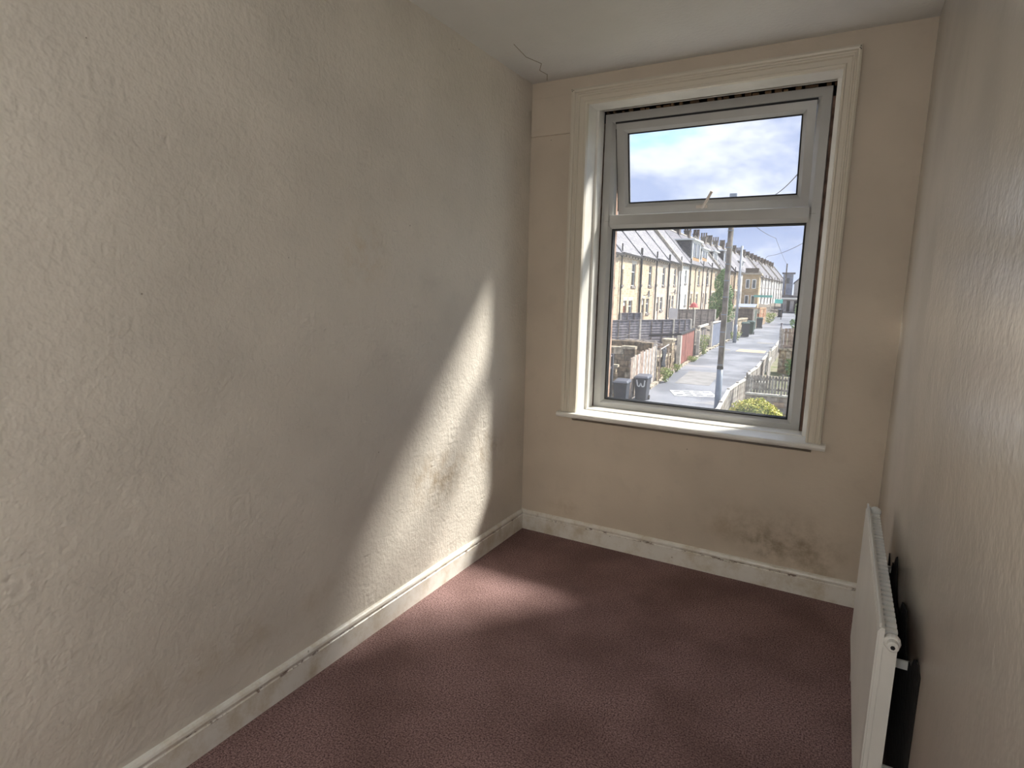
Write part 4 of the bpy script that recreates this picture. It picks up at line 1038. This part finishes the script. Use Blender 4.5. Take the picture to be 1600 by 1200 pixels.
leaves(7000, blob([((-.35, 0, 2.6), (.8, .8, 1.2)), ((.35, .1, 3.3), (.75, .8, 1.3)), ((-.1, 0, 4.4), (.65, .7, 1.1)), ((.55, 0, 2.2), (.55, .6, .9)), ((-.6, .2, 1.7), (.6, .6, .8)), ((.1, 0, 5.1), (.45, .5, .8))]), .19, L_tree, 'foliage', r)
r = root('golden_bush', 'rounded yellow-green clipped bush at the foot of the window', 'bush', 23.2, .76, -5.25)
MB().tube([(0, 0, -.1), (0, 0, .6)], .08, 6).tube([(0, 0, .3), (.3, 0, .8)], .05, 6).tube([(0, 0, .3), (-.35, 0, .8)], .05, 6).build('stem', M_pole, r)
def dome():
    d = Vector((random.gauss(0, 1), random.gauss(0, 1), abs(random.gauss(0, 1)))).normalized(); k = random.uniform(.82, 1.02)
    lump = 1+.05*math.sin(d.x*9)*math.cos(d.y*8)
    return Vector((d.x*1.22*k*lump, d.y*.95*k*lump, d.z*1.47*k*lump)), d
leaves(9000, dome, .085, L_bush, 'foliage', r)
mb = MB().lathe([(.7, .1), (.9, .4), (.86, .8), (.6, 1.15), (.2, 1.3), (.01, 1.33)], (0, 0, 0), 'z', 16); mb.build('inner_twigs', material('bush_core', (110, 120, 52), .9, .3, 8.), r)
def weed(label, u, v, n, hgt, spread, mat=L_weed, name='weed_clump', h=None, cat='weeds', lsz=.12, thick=.5):
    r = root(name, label, cat, u, v, lane(u) if h is None else h, 0, 'weeds and plants outside')
    mb = MB()
    for i in range(9):
        a = random.uniform(0, 6.28); q = random.uniform(.2, 1)*spread
        mb.tube([(0, 0, 0), (q*.4*math.cos(a), q*.4*math.sin(a), hgt*.5), (q*math.cos(a), q*math.sin(a), hgt*random.uniform(.7, 1))], .012, 4)
    mb.build('stems', L_weed, r)
    def sm():
        t = random.random(); a = random.uniform(0, 6.28); q = spread*math.sqrt(random.random())*(.5+.5*t)
        return Vector((q*math.cos(a), q*math.sin(a), hgt*(.08+.92*t))), Vector((math.cos(a), math.sin(a), .4))
    leaves(n, sm, lsz, mat, 'foliage', r); return r
weed('tall green weeds growing beside the red gates', 45.4, 5.35, 420, 1.5, .45)
weed('low yellowish weeds at the foot of the red gates', 41.6, 5.6, 220, .35, .5)
weed('weeds at the foot of the rubble wall near the plank gate', 32.4, 5.72, 220, .8, .35)
weed('small weed tuft below the rubble pier', 36.4, 5.75, 140, .5, .3)
weed('tiny weeds on the kerb between tuft and wall weeds', 34.2, 5.8, 110, .35, .25)
weed('weeds around the base of the slim blue-grey post', 57.8, 4.1, 260, .8, .6, lsz=.15)
weed('tall weeds by the orange-tan store up the lane', 83.5, 1.95, 320, 1.3, .9, lsz=.2)
weed('ivy and shrub over the cream stone wall', 66, 5.6, 500, 2.6, 1.0, L_dark, 'shrub', -3.6, 'shrub', .22)
weed('green climbing plant against the tan garden wall', 38.9, -.42, 420, 1.0, .33, L_dark, 'climbing_plant', -4.72, 'plant', .10)
r = root('potted_plant', 'leafy plant in a dark pot at the right pane edge', 'potted plant', 55, -.78, -3.2)
MB().lathe([(.18, .0), (.26, .5), (.29, .5), (.29, .56), (.24, .56)], (0, 0, 0), 'z', 12).build('pot', M_darkf, r); MB().box(-.35, .35, -.3, .3, -1.2, 0).build('plinth', M_rub[1], r)
leaves(320, blob([((0, 0, .95), (.5, .4, .45))]), .14, L_dark, 'foliage', r)
r = root('lane_end_tree', 'pale green tree at the right pane edge near the lane end', 'tree', 84, -1.75, lane(84)-.2)
MB().tube([(0, 0, 0), (0, 0, 2.6)], .12, 6, .05).build('trunk', M_pole, r)
leaves(1300, blob([((0, 0, 2.0), (.95, .9, 1.3)), ((.5, 0, 3.0), (.9, .9, 1.0)), ((.1, 0, .9), (.8, .8, .8))]), .22, L_dark, 'foliage', r)
